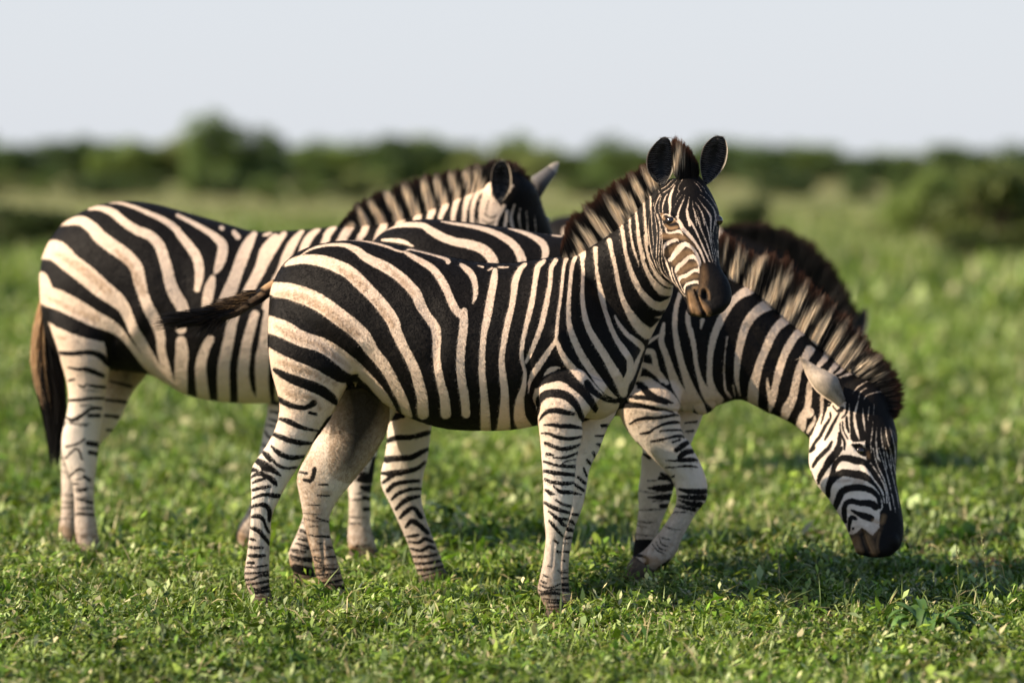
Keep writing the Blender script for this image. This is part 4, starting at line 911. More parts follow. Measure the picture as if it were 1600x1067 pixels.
Z3_ops = ops_of(('R', '''
W 500,62,8 560,62,16 640,85,22 720,118,28 800,155,34 860,195,40 900,245,46 945,300,52 985,360,56 1000,420,54 1000,480,50 988,540,36
W 390,95,16 450,90,30 520,115,46 580,165,48 650,210,52 730,245,56 780,300,60 805,370,62 825,440,64 840,510,66 870,580,70 905,640,70 910,700,64 900,760,60
W 230,180,20 265,172,30 340,160,56 400,195,66 450,250,76 530,310,80 600,360,76 650,420,74 670,500,70 690,570,60 720,640,60 760,720,64 785,800,56 790,880,50 810,960,50 840,1060,50
W 100,330,90 150,325,100 210,330,120 290,400,110 370,460,110 450,530,105 530,590,90 580,640,70 630,740,60 670,820,60 720,910,60 770,990,60 830,1060,50 900,1120,50
W 90,480,70 125,480,70 150,570,110 220,600,110 320,650,105 420,705,90 510,745,70 570,790,50 620,850,40 680,930,40 740,1000,40 800,1070,40
W 880,130,22 960,170,28 1040,215,34 1090,250,44 1130,295,56 1125,360,60 1105,420,44 1085,455,12; W 1125,200,30 1130,203,26; W 1195,225,30 1215,250,34
W 1075,480,36 1060,530,60 1045,600,60 1035,680,44 1040,720,40
W 1305,230,24 1275,270,40 1240,330,44 1210,410,44 1185,480,46 1150,550,40 1115,620,34 1075,690,20
W 1360,240,14 1395,232,14; W 1423,250,40 1400,275,44 1360,330,50 1340,400,48 1310,470,48 1270,540,44 1230,610,40 1190,720,50
W 900,830,60 905,900,74 900,980,74 900,1150,74; W 1060,820,50 1030,880,56 1010,960,62 1015,1067,68 1030,1180,70
W 1185,720,56 1165,820,62 1148,900,66 1135,1000,70 1140,1200,72; W 1310,680,50 1275,800,58 1255,900,62 1245,1000,66 1250,1200,68; W 1400,600,50 1380,720,60 1360,850,60 1340,960,60 1350,1200,60
O 210,345,20 330,415,40 430,495,44 500,560,36; O 170,590,14 300,655,26 430,705,36; O 540,330,20 620,420,40 690,560,36; O 360,310,40 400,330,40'''),
 ('A', '''
W 135,90,30 80,200,60 40,300,64 10,400,60 -20,500,50
W 300,90,30 250,150,50 200,230,56 150,320,60 100,410,60 50,500,50 0,560,50
W 400,75,24 350,140,50 310,220,54 285,290,50 250,360,50 200,500,50; W 490,65,26 440,110,44 410,170,50 390,260,50 340,400,50
W 580,55,26 545,90,40 525,140,44 490,260,50 470,500,50; W 680,45,30 650,80,44 625,140,44 610,400,50
W 200,95,22 225,85,14; W 130,560,46 100,650,50 85,760,56 75,870,58 90,960,60 130,1030,50; W 200,640,50 190,740,60 180,850,70 180,940,70 190,1020,70; W 280,560,50 270,1000,50; W 360,560,50 350,1000,50; W 440,560,50 440,1000,50'''),
 ('RL', '''
P 168,105 240,150 330,190 450,230 600,265 640,430 640,600 620,800 600,1300 200,1300 300,880 310,600 250,340
K 100,20,30 150,45,40 200,75,60 280,110,70 360,145,70 440,180,60 520,195,60 600,205,60 650,230,46
O 240,225,14 300,240,14; K 265,345,26 340,352,32 430,345,32 510,345,38 570,370,46 610,410,46 640,450,20
K 320,455,10 400,470,22 460,470,32 530,495,36 590,520,28; K 330,555,18 370,545,14; K 400,590,10 440,605,12 460,580,10; K 480,590,16 540,600,20 600,605,20
K 335,705,20 420,700,22 500,690,20 590,690,20; K 310,830,8 345,855,28 400,835,28 450,800,22 500,765,22 570,765,20
K 420,910,20 460,895,16; K 385,955,16 395,950,10; K 480,820,26 560,820,26; K 480,980,20 560,960,20'''),
 ('RL2', '''
P 200,330 470,330 440,1000 200,1000
K 250,440,10 310,425,10 350,400,10; K 250,500,8 310,450,10 340,510,10; K 270,600,8 320,560,12 350,570,8; K 290,640,12 320,640,10; K 350,600,16 380,620,14
K 310,680,10 360,670,16; K 310,720,8 390,740,16; K 320,770,8 390,770,10; K 310,800,10 400,805,12; K 370,420,26 430,430,26; K 380,470,20 430,480,20'''),
 ('F', '''
W 85,500,30 50,540,44 30,590,44; W 200,490,40 165,520,44 135,570,44 100,640,44
W 245,390,24 265,440,50 285,480,50 275,530,44 250,565,40 220,640,40; W 310,345,30 345,400,50 390,460,50 395,500,50 370,535,40 340,620,40
W 415,285,36 445,350,56 490,420,56 505,460,54 490,500,46 470,600,40; W 530,265,50 555,320,56 590,390,60 610,430,52 600,470,44 590,600,40
W 645,220,40 665,290,56 690,360,56 700,400,48 685,450,40 680,600,40; W 725,205,40 745,270,50 775,330,50 780,370,44 760,420,34 750,460,30 750,600,30
W 815,180,40 835,240,46 860,300,46 850,350,36 835,410,34 830,480,30; W 905,160,36 925,220,46 945,270,44 920,330,40 905,400,32 900,480,30
W 970,160,40 990,210,50 1005,250,46 980,300,30 955,370,30 950,480,28'''),
 ('HL', '''P -150,300 160,300 160,1000 -150,1000
K 60,440,14 90,460,20; K 70,480,30 130,470,50 150,380,30; K 80,520,20 130,530,40; K 90,570,16 120,580,20; K 95,630,20 125,630,16
K 20,840,16 60,820,20; U 20,830,40 60,850,40 110,850,50'''))
Z3_far = ops_of(('H1', '''P -200,200 600,200 600,1600 -200,1600
K 280,460,12 340,468,14; K 265,520,12 340,536,16; K 255,580,12 320,602,16; K 235,625,12 300,640,14; K 225,680,14 250,720,20 300,740,20; K 205,790,10 260,810,16'''),
 ('RL', '''P 250,200 1000,200 1000,1400 250,1400
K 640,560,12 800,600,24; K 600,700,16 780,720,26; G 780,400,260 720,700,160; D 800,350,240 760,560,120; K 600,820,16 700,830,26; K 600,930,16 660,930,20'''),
 ('RL2', '''P 200,330 470,330 440,1000 200,1000
U 215,880,30 270,900,50 300,940,40'''),
 ('H2','U 10,500,60 60,560,60'))
Z3_headops = ops_of(('F', '''
P 1000,110 1080,100 1075,300 1110,345 1140,380 1110,430 1080,470 1100,560 960,560 985,400 1000,300
K 1030,425,5 1080,440,7 1130,405,7; K 1012,290,7 992,380,7 985,500,7; K 1015,455,5 1060,478,7 1110,440,6; K 1055,330,4 1040,390,5 1030,425,5; K 1040,500,5 1075,480,6
W 1150,370,26 1110,440,26 1090,520,24; W 1170,400,22 1152,520,20; W 1215,360,14 1195,440,20 1210,520,18; W 1250,380,10 1245,450,16 1260,530,14; W 1290,400,10 1300,530,12; W 1340,430,8 1350,530,10; W 1180,280,20 1200,240,24 1210,245,14'''),)

def build_zebra3():
    far_ops = Z3_far+rings(Z3_ff[4:-1], 9, (1.6, 3), (9, 13), .2)+rings(Z3_fh[6:-1], 10, (1.6, 3), (9, 14), .3)
    near_ops = Z3_ops+rings(Z3_nh[4:9], 21, (1.6, 3), (13, 20), .3)+rings(Z3_nh[9:-1], 11, (1.8, 3.4), (10, 15), .25)+rings(Z3_nf[2:-1], 12, (2, 4), (10, 15), .25)+rings(Z3_nf[2:6], 13, (2, 4), (8, 12), .1)
    org = (W3(320, 870, 15.45)[0], 15.45, 0.0)
    parts = [('body',)+loft(Z3_trunk, e=.06, sup=2.0), ('body',)+loft(Z3_neck), ('head',)+loft(Z3_head, sup=2.2)]
    relief = [('R','body','700,650,120 640,780,90',.010), ('RL','body','650,250,60 640,420,40',-.012), ('R','body','900,500,120 960,650,120',-.010), ('F','head','1060,330,50',-.004),
              ('RL2','body','290,560,20 290,860,20',-.003)]
    o, co, no, tg = zebra('zebra at the left standing broadside with its tail hanging and face turned away', 'zebras grazing together', parts,
        [('body', Z3_nh), ('far', Z3_fh), ('body', Z3_nf), ('far', Z3_ff)],
        dict(body=(-8., near_ops+Z3_headops), far=(-8., far_ops), head=(-8., Z3_headops)),
        dict(plane=(W3(63,0,15.55)[0], 15.55, W3(600,0,15.38)[0], 15.38)), org, relief, voxel=.006, smooth_it=10, hairs=110000)
    inn, out_, rim = (.008, .0085, .009), (.50, .44, .36), (.72, .62, .50)
    ear(o, [(1120,350),(1080,290),(1066,210),(1075,140),(1100,100),(1125,82),(1135,78)], [(1130,350),(1165,310),(1192,250),(1195,180),(1180,120),(1155,90),(1135,78)], 'F', 15.17, .035, inn, out_, rim, fur=300)
    ear(o, [(1330,240),(1320,190),(1350,168),(1400,135),(1440,108),(1475,92),(1490,92)], [(1370,330),(1400,280),(1440,220),(1470,180),(1485,140),(1494,105),(1490,92)], 'F', 15.52, -.03, inn, (.20,.19,.19), rim, tipdark=(.8,.7,.58), fur=10)
    eyeball(o, W3(852, 345, 15.47), .018)
    mane(o, [(130,510),(200,495),(300,492),(415,475),(525,455),(630,422),(720,396),(800,352),(880,322),(960,292),(1040,268),(1100,270)],
         [(110,500),(165,420),(230,345),(300,300),(400,250),(600,182),(700,160),(800,140),(900,115),(1000,88),(1100,68),(1170,75)], 'F', (15.39, 15.32), Z3_ops, 11000, thick=.022, wid=.003, tipbrown=.35)
    fl = ops_of(('F', 'W 1180,290,16 1200,245,20 1210,235,10'))
    m = mane(o, [(1110,200),(1160,240),(1200,290),(1240,330),(1280,380),(1320,420)], [(1170,75),(1230,95),(1290,140),(1340,230),(1385,320),(1370,430)], 'F', (15.33, 15.38), fl, 5200, thick=.05, wid=.003, tipbrown=.5)
    m.name = 'forelock'
    core = [(66,440,80,448,.022,15.56),(62,470,78,474,.02,15.57),(62,505,78,507,.018,15.57),(66,540,80,540,.014,15.57),(70,575,80,575,.008,15.57)]
    v, f = loft(core, nring=16, step=4); me = mesh_from('tail', v, f); put_color(me, 'col', np.tile(CT*.8, (len(v), 1))); set_origin(me, org); tl = link('tail', me, M_HAIR, o)
    n = 5600; u = rng.uniform(0, 1, n); v_ = rng.uniform(-1, 1, n)
    pl = np.array([(64,455),(56,490),(50,520),(47,550),(50,580),(58,610),(65,640),(72,680),(76,715),(78,740)], float)
    pr = np.array([(74,455),(80,490),(88,530),(96,565),(101,595),(104,625),(102,655),(98,690),(94,720),(92,740)], float)
    t0 = u*.45; t1 = np.minimum(t0+rng.uniform(.25, .6, n), 1-.25*rng.random(n))
    s_ = (v_+1)/2
    late = t1 > .72; strand = rng.choice([.1, .28, .55, .9], n)+rng.normal(0, .03, n); s2 = np.where(late, strand, s_)
    def at(t, s): a, b = interp_curve(pl, t), interp_curve(pr, t); return a*(1-s[:,None])+b*s[:,None]
    a, c = at(t0, s_*.5+.25), at(t1, s2); b = at((t0+t1)/2, s_*.8+s2*.2)
    Yl = 15.57+rng.normal(0, .025, n)
    w3 = lambda p: np.stack([(p[:,0]-800)*Yl/FP, Yl, HC-(p[:,1]-HZ)*Yl/FP], 1)
    R, Md, Tt = w3(a), w3(b), w3(c); Md = 2*Md-(R+Tt)/2
    light = (s2 < .5) & (t1 < .66)
    kc = np.where(light[:,None], np.array([.62, .42, .24]), CK)
    blades('tail_tuft', R, Md, Tt, np.full(n, .0035), lambda P, U: np.repeat(kc, 8, 0)*rng.uniform(.7, 1.25, (len(P), 1)), hair_material('tail_hair', .35), tl)
    return o

# ---------------------------------------------------------------- zebra 4: out of focus behind the others
def build_zebra4():
    org = (W3(1000, 808, 19.2)[0], 19.2, 0.0)
    trunk = [(836,395,838,470,.08,19.25),(845,358,848,540,.17),(870,340,872,570,.23),(920,336,920,590,.27),(980,342,980,600,.28,19.2),(1040,348,1035,600,.27),(1090,350,1085,590,.24),(1130,356,1120,570,.2),(1160,378,1150,540,.15,19.2),(1180,410,1170,510,.07)]
    neck = [(1090,358,1120,580,.17,19.2),(1140,362,1160,550,.15),(1180,374,1185,540,.14),(1215,389,1205,532,.125),(1245,412,1222,535,.115),(1270,440,1240,548,.11),(1290,470,1260,565,.1),(1307,505,1275,585,.095),(1320,535,1290,605,.085)]
    head = [(1340,530,1292,580,.08,19.2),(1350,560,1284,610,.1),(1354,600,1282,640,.1),(1352,640,1292,670,.09),(1352,680,1303,700,.075),(1352,715,1312,725,.06),(1345,740,1320,744,.045)]
    parts = [('body',)+loft(fill(trunk), e=.1), ('body',)+loft(fill(neck)), ('head',)+loft(fill(head))]
    def leg(x, Y, hind, tag):
        k = 1.0
        return (tag, [(x-42,520,x+30,540,.09,Y),(x-38,580,x+26,590,.08,Y),(x-26,630,x+18,630,.06,Y),(x-20,665,x+14,665,.045,Y),(x-14,690,x+9,690,.036,Y),(x-11,715,x+8,715,.033,Y),(x-13,730,x+12,730,.038,Y),(x-12,738,x+13,738,.038,Y),(x-18,HZ+HC*FP/Y,x+18,HZ+HC*FP/Y,.047,Y)])
    legs = [leg(880,19.05,1,'body'), leg(893,19.4,1,'far'), leg(1068,19.05,0,'body'), leg(1052,19.4,0,'far')]
    st = ''
    for i, x in enumerate(range(850, 1130, 34)): st += 'W %d,360,9 %d,450,10 %d,600,12\n' % (x, x-4, x-2)
    for i in range(8): st += 'W 830,%d,12 1120,%d,12\n' % (620+i*24, 622+i*24)
    for i in range(9): st += 'W 1280,%d,6 1320,%d,8 1350,%d,6\n' % (560+i*18, 552+i*18, 560+i*18)
    ops = ops_of(('P', st))
    o, co, no, tg = zebra('blurred dark zebra grazing behind the others with mostly its back and mane showing', 'zebras grazing together', parts, legs,
        dict(body=(-8., ops), far=(-8., ops), head=(-8., ops)), dict(plane=(W3(850,0,19.2)[0], 19.2, W3(1160,0,19.2)[0], 19.19)), org, voxel=.009, smooth_it=6)
    CRP = 'P'
    mane(o, [(1100,360),(1140,366),(1180,380),(1215,396),(1245,420),(1270,448),(1290,478),(1307,512),(1320,540)], [(1095,356),(1140,350),(1190,345),(1226,352),(1262,370),(1293,398),(1318,430),(1336,465),(1345,500)], CRP, (19.2, 19.2), [], 7000, thick=.04, wid=.005, tipbrown=.35, dark=1.2, rag=.7)
    ear(o, [(1328,535),(1330,515),(1336,500),(1345,486),(1352,478)], [(1345,540),(1352,520),(1356,505),(1356,490),(1352,478)], CRP, 19.1, .03, (.03,.03,.035), (.3,.3,.3), (.4,.4,.4), fur=10)
    ear(o, [(1318,535),(1322,515),(1328,500),(1333,490),(1338,482)], [(1332,540),(1338,520),(1342,505),(1342,490),(1338,482)], CRP, 19.3, .03, (.03,.03,.035), (.3,.3,.3), (.4,.4,.4), fur=10)
    eyeball(o, W3(1318, 610, 19.1), .018); eyeball(o, W3(1318, 610, 19.3), .018)
    return o

build_zebra1(); build_zebra2(); build_zebra3(); build_zebra4()
# ================================================================== ground, grass, bushes
def h_of(x, y):
    return (.5*np.sin(x*2.1+1.3*np.sin(y*1.1))*np.cos(y*1.7+.6)+.3*np.sin(x*5.3+y*2.2)+.2*np.sin(x*9.1-y*7.3+2))
def mound(x, y):
    """hummocks of the leafy cover, 0..1"""
    a = np.sin(x*11.3+1.7*np.sin(y*5.1+x*2))*np.sin(y*9.7+1.9*np.sin(x*4.3-y*1.7)); b = np.sin(x*23.1+y*7.7+2*np.sin(y*6))*np.sin(y*19.3-x*5.2)
    return np.clip(.45+.42*a+.22*b+.25*h_of(x, y), 0, 1.25)
def ground_material():
    m, nt, b, out = new_mat('soil'); L = nt.links.new
    tc = N_(nt, 'ShaderNodeTexCoord')
    def noise(s, d=6):
        n = N_(nt, 'ShaderNodeTexNoise'); n.inputs['Scale'].default_value = s; n.inputs['Detail'].default_value = d; L(tc.outputs['Object'], n.inputs[0]); return n
    def ramp(n, p0, c0, p1, c1):
        r = N_(nt, 'ShaderNodeValToRGB'); L(n.outputs[0], r.inputs[0]); e = r.color_ramp.elements
        e[0].position, e[0].color, e[1].position, e[1].color = p0, (*c0, 1), p1, (*c1, 1); return r
    soil = ramp(noise(9), .3, (.035, .022, .012), .7, (.10, .062, .034))
    far = ramp(noise(.03, 5), .38, (.115, .145, .045), .6, (.21, .20, .09))
    sx = N_(nt, 'ShaderNodeSeparateXYZ'); geo = N_(nt, 'ShaderNodeNewGeometry'); L(geo.outputs['Position'], sx.inputs[0])
    mr = N_(nt, 'ShaderNodeMapRange'); L(sx.outputs[1], mr.inputs[0]); mr.inputs[1].default_value = 15; mr.inputs[2].default_value = 24
    mx = N_(nt, 'ShaderNodeMix', data_type='RGBA'); L(mr.outputs[0], mx.inputs[0]); L(soil.outputs[0], mx.inputs[6]); L(far.outputs[0], mx.inputs[7])
    L(mx.outputs[2], b.inputs['Base Color']); b.inputs['Roughness'].default_value = .95; b.inputs['Specular IOR Level'].default_value = .1
    bp = N_(nt, 'ShaderNodeBump'); bp.inputs['Strength'].default_value = .8; bp.inputs['Distance'].default_value = .03
    L(noise(14).outputs[0], bp.inputs['Height']); L(bp.outputs[0], b.inputs['Normal'])
    return m
xs = np.concatenate([[-3000,-600,-200,-60], np.linspace(-20, 20, 41), [60,200,600,3000]]); ys = np.concatenate([[-200, 0, 6], np.linspace(9, 30, 43), [40,60,90,140,220,400,900,4000]])
gv = np.array([(x, y, 0) for y in ys for x in xs], float); nx = len(xs)
gq = np.array([(j*nx+i, j*nx+i+1, (j+1)*nx+i+1, (j+1)*nx+i) for j in range(len(ys)-1) for i in range(nx-1)])
link('ground', quads_mesh('ground', gv, gq), ground_material(), None, kind='structure')

def leaf_material(name, trans):
    m, nt, b, out = new_mat(name); L = nt.links.new
    a = N_(nt, 'ShaderNodeAttribute'); a.attribute_name = 'col'
    L(a.outputs['Color'], b.inputs['Base Color']); b.inputs['Roughness'].default_value = .5; b.inputs['Specular IOR Level'].default_value = .35
    t = N_(nt, 'ShaderNodeBsdfTranslucent'); g = N_(nt, 'ShaderNodeMix', data_type='RGBA', blend_type='MULTIPLY'); g.inputs[0].default_value = 1
    L(a.outputs['Color'], g.inputs[6]); g.inputs[7].default_value = (1.2, 1.3, .5, 1); L(g.outputs[2], t.inputs[0])
    mx = N_(nt, 'ShaderNodeMixShader'); mx.inputs[0].default_value = trans
    L(b.outputs[0], mx.inputs[1]); L(t.outputs[0], mx.inputs[2]); L(mx.outputs[0], out.inputs[0])
    return m
M_LEAF = leaf_material('leaf', .2)

G_LO, G_MID, G_HI, G_DRY, G_GREY = (np.array(c) for c in ((.032,.078,.011), (.105,.195,.020), (.25,.35,.05), (.50,.46,.26), (.33,.41,.20)))
def leaf_batch(P, L_, W_, tilt, colr, bend=.3):
    """diamond leaves folded along the midrib: P roots [N,3]"""
    n = len(P); az = rng.uniform(0, 2*math.pi, n); el = tilt
    d = np.stack([np.cos(az)*np.cos(el), np.sin(az)*np.cos(el), np.sin(el)], 1)
    s = np.stack([-np.sin(az), np.cos(az), rng.normal(0, .35, n)], 1); s /= np.linalg.norm(s, axis=1)[:,None]
    tip = P+d*L_[:,None]+np.array([0,0,-1])*(L_*bend*rng.random(n))[:,None]
    mid = P+d*(L_*.5)[:,None]
    V = np.stack([P, mid+s*W_[:,None]/2, tip, mid-s*W_[:,None]/2], 1).reshape(-1, 3)
    V[:,2] = np.maximum(V[:,2], .002)
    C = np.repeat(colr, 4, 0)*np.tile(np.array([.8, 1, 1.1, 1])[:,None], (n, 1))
    return V, C
def field(y0, y1, dens, leaf, hmul, bladefrac, pr=.10, f0=0, f1=0, margin=.6):
    """scatter cover between two depths"""
    area = 0; out = []
    nst = max(1, int((y1-y0)/1.5))
    for k in range(nst):
        a, b = y0+(y1-y0)*k/nst, y0+(y1-y0)*(k+1)/nst; hw = b*800/FP+.35+.075*b
        n = int((b-a)*2*hw*dens)
        # plants first, leaves around them
        npl = max(8, n//34); pc = np.c_[rng.uniform(-hw, hw, npl), rng.uniform(a, b, npl)]
        keep = (h_of(pc[:,0]*.8+5, pc[:,1]*.8) > -.48) | (rng.random(npl) < .35); pc = pc[keep]; npl = len(pc)
        kind = rng.choice(4, npl, p=[.46, .26, .2, .08]); hp = rng.uniform(.35, 1.35, npl)*(1+.6*h_of(pc[:,0], pc[:,1])); ls = rng.uniform(.65, 1.6, npl)*np.where(rng.random(npl) < .1, 1.5, 1); shade = rng.uniform(.5, 1.4, npl)*(1+.35*h_of(pc[:,0]*.45+9, pc[:,1]*.35))
        pi = rng.integers(0, npl, n); rad = rng.uniform(.25, 1, npl)**1.3*pr
        r = np.sqrt(rng.random(n))*rad[pi]*1.3; th = rng.uniform(0, 2*math.pi, n)
        x, y = pc[pi,0]+r*np.cos(th), pc[pi,1]+r*np.sin(th)
        mo = mound(x, y) if y1 < 30 else .6+0*x
        hh = .075*hmul*hp[pi]*(.2+1.1*mo); z = hh*(1-(r/(rad[pi]*1.4))**2)*rng.uniform(.15, 1, n)
        kb = (rng.random(n) < bladefrac) | (kind[pi] == 2) & (rng.random(n) < .25)
        ln = np.where(kb, rng.uniform(1.3, 3.4, n), rng.uniform(.6, 1.25, n)*ls[pi])*leaf; wd = np.where(kb, .14, rng.uniform(.3, .46, n))*np.where(kb, leaf*1.1, ln)
        el = np.where(kb, rng.uniform(.3, 1.4, n), rng.normal(.25, .55, n))
        z = np.where(kb, z*.25, z)
        t = rng.random((n, 1)); kk = kind[pi][:,None]
        c = G_MID*(1-t)+G_LO*t
        c = np.where(kk == 0, G_LO*(1-t)+G_HI*t*.9, c); c = np.where(kk == 1, G_MID*(.7+.6*t), c)
        c = np.where(kk == 2, G_HI*(1-t)+G_GREY*t, c); c = np.where(kk == 3, G_GREY*(1-t)+G_DRY*t, c)
        c = c*shade[pi][:,None]
        st_ = (np.clip((y-38)/60, 0, .75)*(.6+.5*h_of(x*.12, y*.05)))[:,None].clip(0, .8); c = c*(1-st_)+np.array([.20,.21,.09])*st_
        dry = rng.random(n) < .05; c[dry] = G_DRY*rng.uniform(.6, 1.2, (dry.sum(), 1))
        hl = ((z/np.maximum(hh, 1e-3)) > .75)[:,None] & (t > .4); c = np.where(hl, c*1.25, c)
        kp = rng.random(n) < (.20+1.05*mo)
        if f0: kp &= rng.random(n) < np.clip((y-y0)/f0, 0, 1)
        if f1: kp &= rng.random(n) < np.clip((y1-y)/f1, 0, 1)
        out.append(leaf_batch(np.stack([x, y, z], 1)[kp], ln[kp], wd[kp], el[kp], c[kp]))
    V = np.concatenate([o[0] for o in out]); C = np.concatenate([o[1] for o in out])
    return V, C
def make_cover(name, label, specs):
    Vs, Cs = map(list, zip(*[field(*s) for s in specs]))
    n = 5200; y = rng.uniform(10.6, 18, n); x = rng.uniform(-1, 1, n)*(y*800/FP+.5)          # thin stems and dry straws among the leaves
    c = np.where((rng.random(n) < .35)[:,None], np.array([.50,.42,.22]), np.array([.26,.34,.12]))*rng.uniform(.6, 1.2, (n, 1))
    v, c = leaf_batch(np.stack([x, y, rng.uniform(.01, .07, n)], 1), rng.uniform(.05, .15, n), rng.uniform(.003, .007, n), rng.normal(.35, .4, n), c, .5); Vs.append(v); Cs.append(c)
    V = np.concatenate(Vs); C = np.concatenate(Cs)
    me = quads_mesh(name, V, np.arange(len(V)).reshape(-1, 4)); put_color(me, 'col', C)
    link(name, me, M_LEAF, None, kind='stuff', label=label, category='grass')
make_cover('grass', 'short green grass and low leafy herbs covering the ground', [
    (10.6, 16.0, 15500, .031, 1.15, .06, .13, 0, 1.5), (14.5, 25.0, 5400, .05, 1.4, .1, .2, 1.5, 4),
    (21.0, 46.0, 1150, .085, 1.5, .3, .3, 4, 12), (34.0, 110.0, 130, .20, 1.9, .35, .7, 12, 40)])

# ---- tall grass stalks with seed heads
def stalk(px, py0, Y, ht, lean, label, heads=14):
    p0 = W3(px, 0, Y); p0[2] = 0; n = 12; V = []; C = []
    pts = []
    for i in range(n+1):
        t = i/n; pts.append(p0+np.array([lean*t*t, .02*math.sin(t*3), ht*t]))
    V_, F_ = [], []
    for i, p in enumerate(pts):
        r = .0016*(1-.5*i/n)
        for k in range(5):
            a = 2*math.pi*k/5; V_.append(p+np.array([r*math.cos(a), r*math.sin(a), 0]))
    for i in range(n):
        for k in range(5): F_.append((i*5+k, i*5+(k+1)%5, (i+1)*5+(k+1)%5, (i+1)*5+k))
    me = mesh_from('grass_stalk', V_, F_); put_color(me, 'col', np.tile(np.array([.20,.24,.08]), (len(V_), 1))); loc = Vector(p0); set_origin(me, loc)
    o = link('grass_stalk', me, M_LEAF, None, label=label, category='grass stalk', group='grass stalks standing above the green cover'); o.location = loc
    P = []; 
    for i in range(heads*3):
        t = rng.uniform(.66, 1.0); P.append(np.array([np.interp(t, np.linspace(0,1,n+1), [q[j] for q in pts]) for j in range(3)]))
    P = np.array(P); L_ = rng.uniform(.006, .014, len(P)); 
    v, c = leaf_batch(P, L_, L_*.4, rng.uniform(.4, 1.3, len(P)), np.tile(np.array([.42,.42,.22]), (len(P), 1)))
    mh = quads_mesh('seed_head', v, np.arange(len(v)).reshape(-1, 4)); put_color(mh, 'col', c); set_origin(mh, loc); mh.materials.append(M_LEAF)
    s = bpy.data.objects.new('seed_head', mh); COL.objects.link(s); s.parent = o
    for k in range(4):
        P = pts[2][None]*1.0; P[:,2] += rng.uniform(0, ht*.3)
        v, c = leaf_batch(P, rng.uniform(.05, .1, 1), np.full(1, .007), rng.uniform(.6, 1.2, 1), np.array([[.12,.18,.04]]))
        mh = quads_mesh('leaf', v, np.arange(len(v)).reshape(-1, 4)); put_color(mh, 'col', c); set_origin(mh, loc); mh.materials.append(M_LEAF)
        s = bpy.data.objects.new('leaf', mh); COL.objects.link(s); s.parent = o
stalk(216, 0, 13.1, .26, .01, 'upright pale grass stalk with a seed head in front of the left zebra hooves')
stalk(302, 0, 13.4, .22, -.03, 'leaning dry grass stalk between the left zebra and the front zebra')
stalk(555, 0, 13.2, .17, .07, 'thin bent grass stalk right of the front zebra far hind hoof')
stalk(1322, 0, 13.3, .15, .05, 'slender curved grass stalk below the grazing muzzle')
stalk(1500, 0, 13.4, .26, -.012, 'dark upright grass stalk at the right, left of the bushiest seed head')
stalk(1545, 0, 13.5, .30, -.03, 'tallest grass stalk at the right edge with a bushy seed head', 26)

# ---- broad leaved weed at the lower right
def weed(px, Y, R_, n, label):
    c = W3(px, 0, Y); c[2] = 0; loc = Vector(c); V, F_, C = [], [], []
    for k in range(n):
        az = rng.uniform(0, 2*math.pi); ln = R_*rng.uniform(.7, 1.2); up = rng.uniform(1.0, 1.9); wv = rng.uniform(.012, .019); m = 9; b0 = len(V)
        col = np.array([.07, .14, .035])*rng.uniform(.7, 1.5)
        for i in range(m+1):
            t = i/m; r = ln*math.sin(t*1.35)*.95; z = .03+ln*up*(t-.95*t*t)*1.2; ww = wv*math.sin(math.pi*min(1, t*.93+.05))**.7
            p = c+np.array([math.cos(az)*r, math.sin(az)*r, z]); s = np.array([-math.sin(az), math.cos(az), 0])
            V += [p-s*ww, p-np.array([0,0,ww*.35]), p+s*ww]; C += [col, col*1.3, col]
        for i in range(m):
            a = b0+i*3; F_ += [(a, a+1, a+4, a+3), (a+1, a+2, a+5, a+4)]
    me = mesh_from('weed', V, F_); put_color(me, 'col', np.array(C)); set_origin(me, loc)
    o = link('weed', me, M_LEAF, None, label=label, category='weed'); o.location = loc
weed(1452, 12.7, .17, 30, 'dark weed with long arching leaves at the lower right of the grass')

# ---- bushes far behind
def bush_mesh(seed, clumps, leaves, leaf, dark, wide=1.0):
    r = np.random.default_rng(seed); P = []; C = []
    for k in range(clumps):
        a = r.uniform(0, 2*math.pi); rr = math.sqrt(r.random())*.42*wide; z = r.uniform(.15, .86)*(1-.3*(rr/.45/wide)**2); cr = r.uniform(.10, .2)
        n = leaves//clumps; d = r.normal(size=(n, 3)); d /= np.linalg.norm(d, axis=1)[:,None]; d *= (cr*r.uniform(.55, 1.05, n)**.5)[:,None]; d[:,2] *= .8
        P.append(np.array([rr*math.cos(a), rr*math.sin(a), z])+d); tone = r.uniform(.7, 1.35)
        C.append(np.tile(np.array(dark)*tone, (n, 1))*r.uniform(.7, 1.3, (n, 1)))
    P = np.concatenate(P); P[:,2] = np.maximum(P[:,2], .03); C = np.concatenate(C); n = len(P)
    v, c = leaf_batch(P, np.full(n, leaf)*rng.uniform(.6, 1.3, n), np.full(n, leaf*.6), rng.normal(.2, .7, n), C)
    me = quads_mesh('crown', v, np.arange(len(v)).reshape(-1, 4)); put_color(me, 'col', c); me.materials.append(M_LEAF); return me
def trunk_mesh(seed):
    r = np.random.default_rng(seed); V, F_ = [], []
    for k in range(5):
        a = r.uniform(0, 2*math.pi); b0 = len(V); m = 6
        for i in range(m+1):
            t = i/m; rad = .02*(1-t*.75); c = np.array([math.cos(a)*.28*t**1.3+.01*k, math.sin(a)*.28*t**1.3, .62*t])
            for j in range(6): q = 2*math.pi*j/6; V.append(c+np.array([rad*math.cos(q), rad*math.sin(q), 0]))
        for i in range(m):
            for j in range(6): F_.append((b0+i*6+j, b0+i*6+(j+1)%6, b0+(i+1)*6+(j+1)%6, b0+(i+1)*6+j))
    me = mesh_from('trunk', V, F_); me.materials.append(M_BARK); return me
M_BARK = plain('bark', (.06,.045,.03), (.16,.12,.08), 12, .9, .1, .5)
DK = [(.10,.155,.06), (.15,.215,.07), (.20,.27,.08), (.26,.30,.12)]
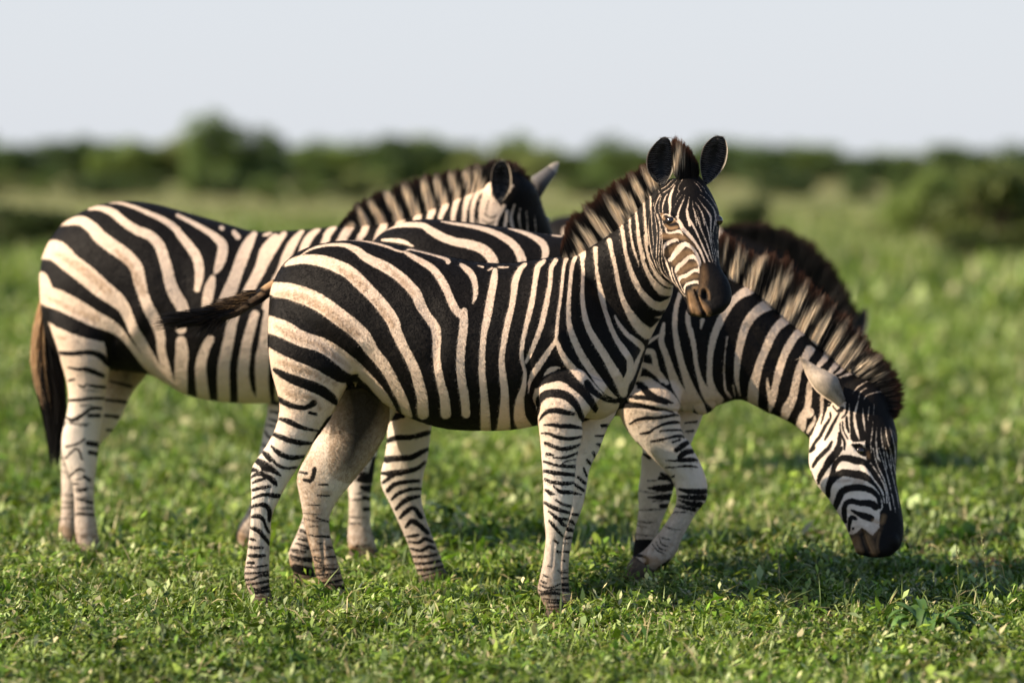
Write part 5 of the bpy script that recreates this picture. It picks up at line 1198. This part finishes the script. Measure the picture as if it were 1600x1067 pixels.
BM = [(bush_mesh(11+i, 22, 7000, .055, DK[i % 4]), trunk_mesh(40+i)) for i in range(6)]+[(bush_mesh(31+i, 15, 6000, .06, c_), trunk_mesh(50+i)) for i, c_ in enumerate([(.06,.085,.028), (.12,.15,.045)])]
def bush(px, base, top, wpx, kind, label, group=None, name='bush'):
    """base/top rows and width in photo pixels fix distance and size"""
    Y = HC*FP/(base-HZ); h = (base-top)*Y/FP; wd = wpx*Y/FP; c = W3(px, 0, Y)
    cm, tm = BM[kind]
    o = bpy.data.objects.new(name, None); COL.objects.link(o); o.location = (c[0], Y, 0); o.scale = (wd, wd, h*1.08); o.rotation_euler.z = rng.uniform(0, 6)
    o['label'] = label; o['category'] = 'bush' if name == 'bush' else 'tree'
    if group: o['group'] = group
    for n_, m_ in (('crown', cm), ('trunk', tm)):
        s = bpy.data.objects.new(n_, m_); COL.objects.link(s); s.parent = o
near = [
 (1540,425,232,200,7,'large green bush at the right edge, nearest and tallest of the bushes'),
 (1455,400,262,110,2,'yellowish bush just left of the large bush at the right edge'),
 (1610,418,250,160,6,'dark bush cut by the right edge behind the large green bush'),
 (35,418,305,150,6,'low dark bush at the left edge beside the left zebra'),
 (-20,410,300,140,7,'low bright green bush cut by the left edge'),
 (1185,392,300,75,6,'dark bush right behind the front zebra head'),
 (1500,430,352,80,6,'small dark bush at the foot of the large bush on the right'),
 (1395,385,345,90,3,'low olive shrub left of the large bushes on the right')]
for a in near: bush(a[0], a[1], a[2]-8, a[3]*1.35, *a[4:])
trees = [(335,300,186,95,1,'tree whose rounded top stands highest above the far bush line, left of the pair'),
 (412,300,188,62,0,'narrow dark tree beside the highest tree of the far bush line'),
 (640,300,204,120,0,'broad dark tree above the far bush line over the left zebra neck'),
 (1490,300,222,90,0,'dark tree top above the far bush line behind the large right bush')]
for a in trees: bush(a[0], a[1], a[2]-10, a[3]*1.2, *a[4:], name='tree')
g = 'bushes in the far bush line'; lab = 'distant rounded dark green bush in the line along the horizon'
x = -230
while x < 1830:
    wv = rng.uniform(70, 130); base = rng.uniform(284, 293); top = (217 if x < 720 else 228)+rng.uniform(-19, 14)
    if 500 < x < 560: top += 6
    bush(x, base, top, wv*1.25, int(rng.integers(0, 6)) % 6, lab, g); x += wv*rng.uniform(.34, .5)
x = -60
while x < 1680:
    wv = rng.uniform(60, 110); base = rng.uniform(306, 318); top = rng.uniform(262, 276)
    if rng.random() < .8: bush(x, base, top, wv, int(rng.integers(0, 6)), 'low scattered shrub in the dry grass just before the far bush line', 'scattered shrubs before the bush line')
    x += wv*rng.uniform(.6, 1.3)
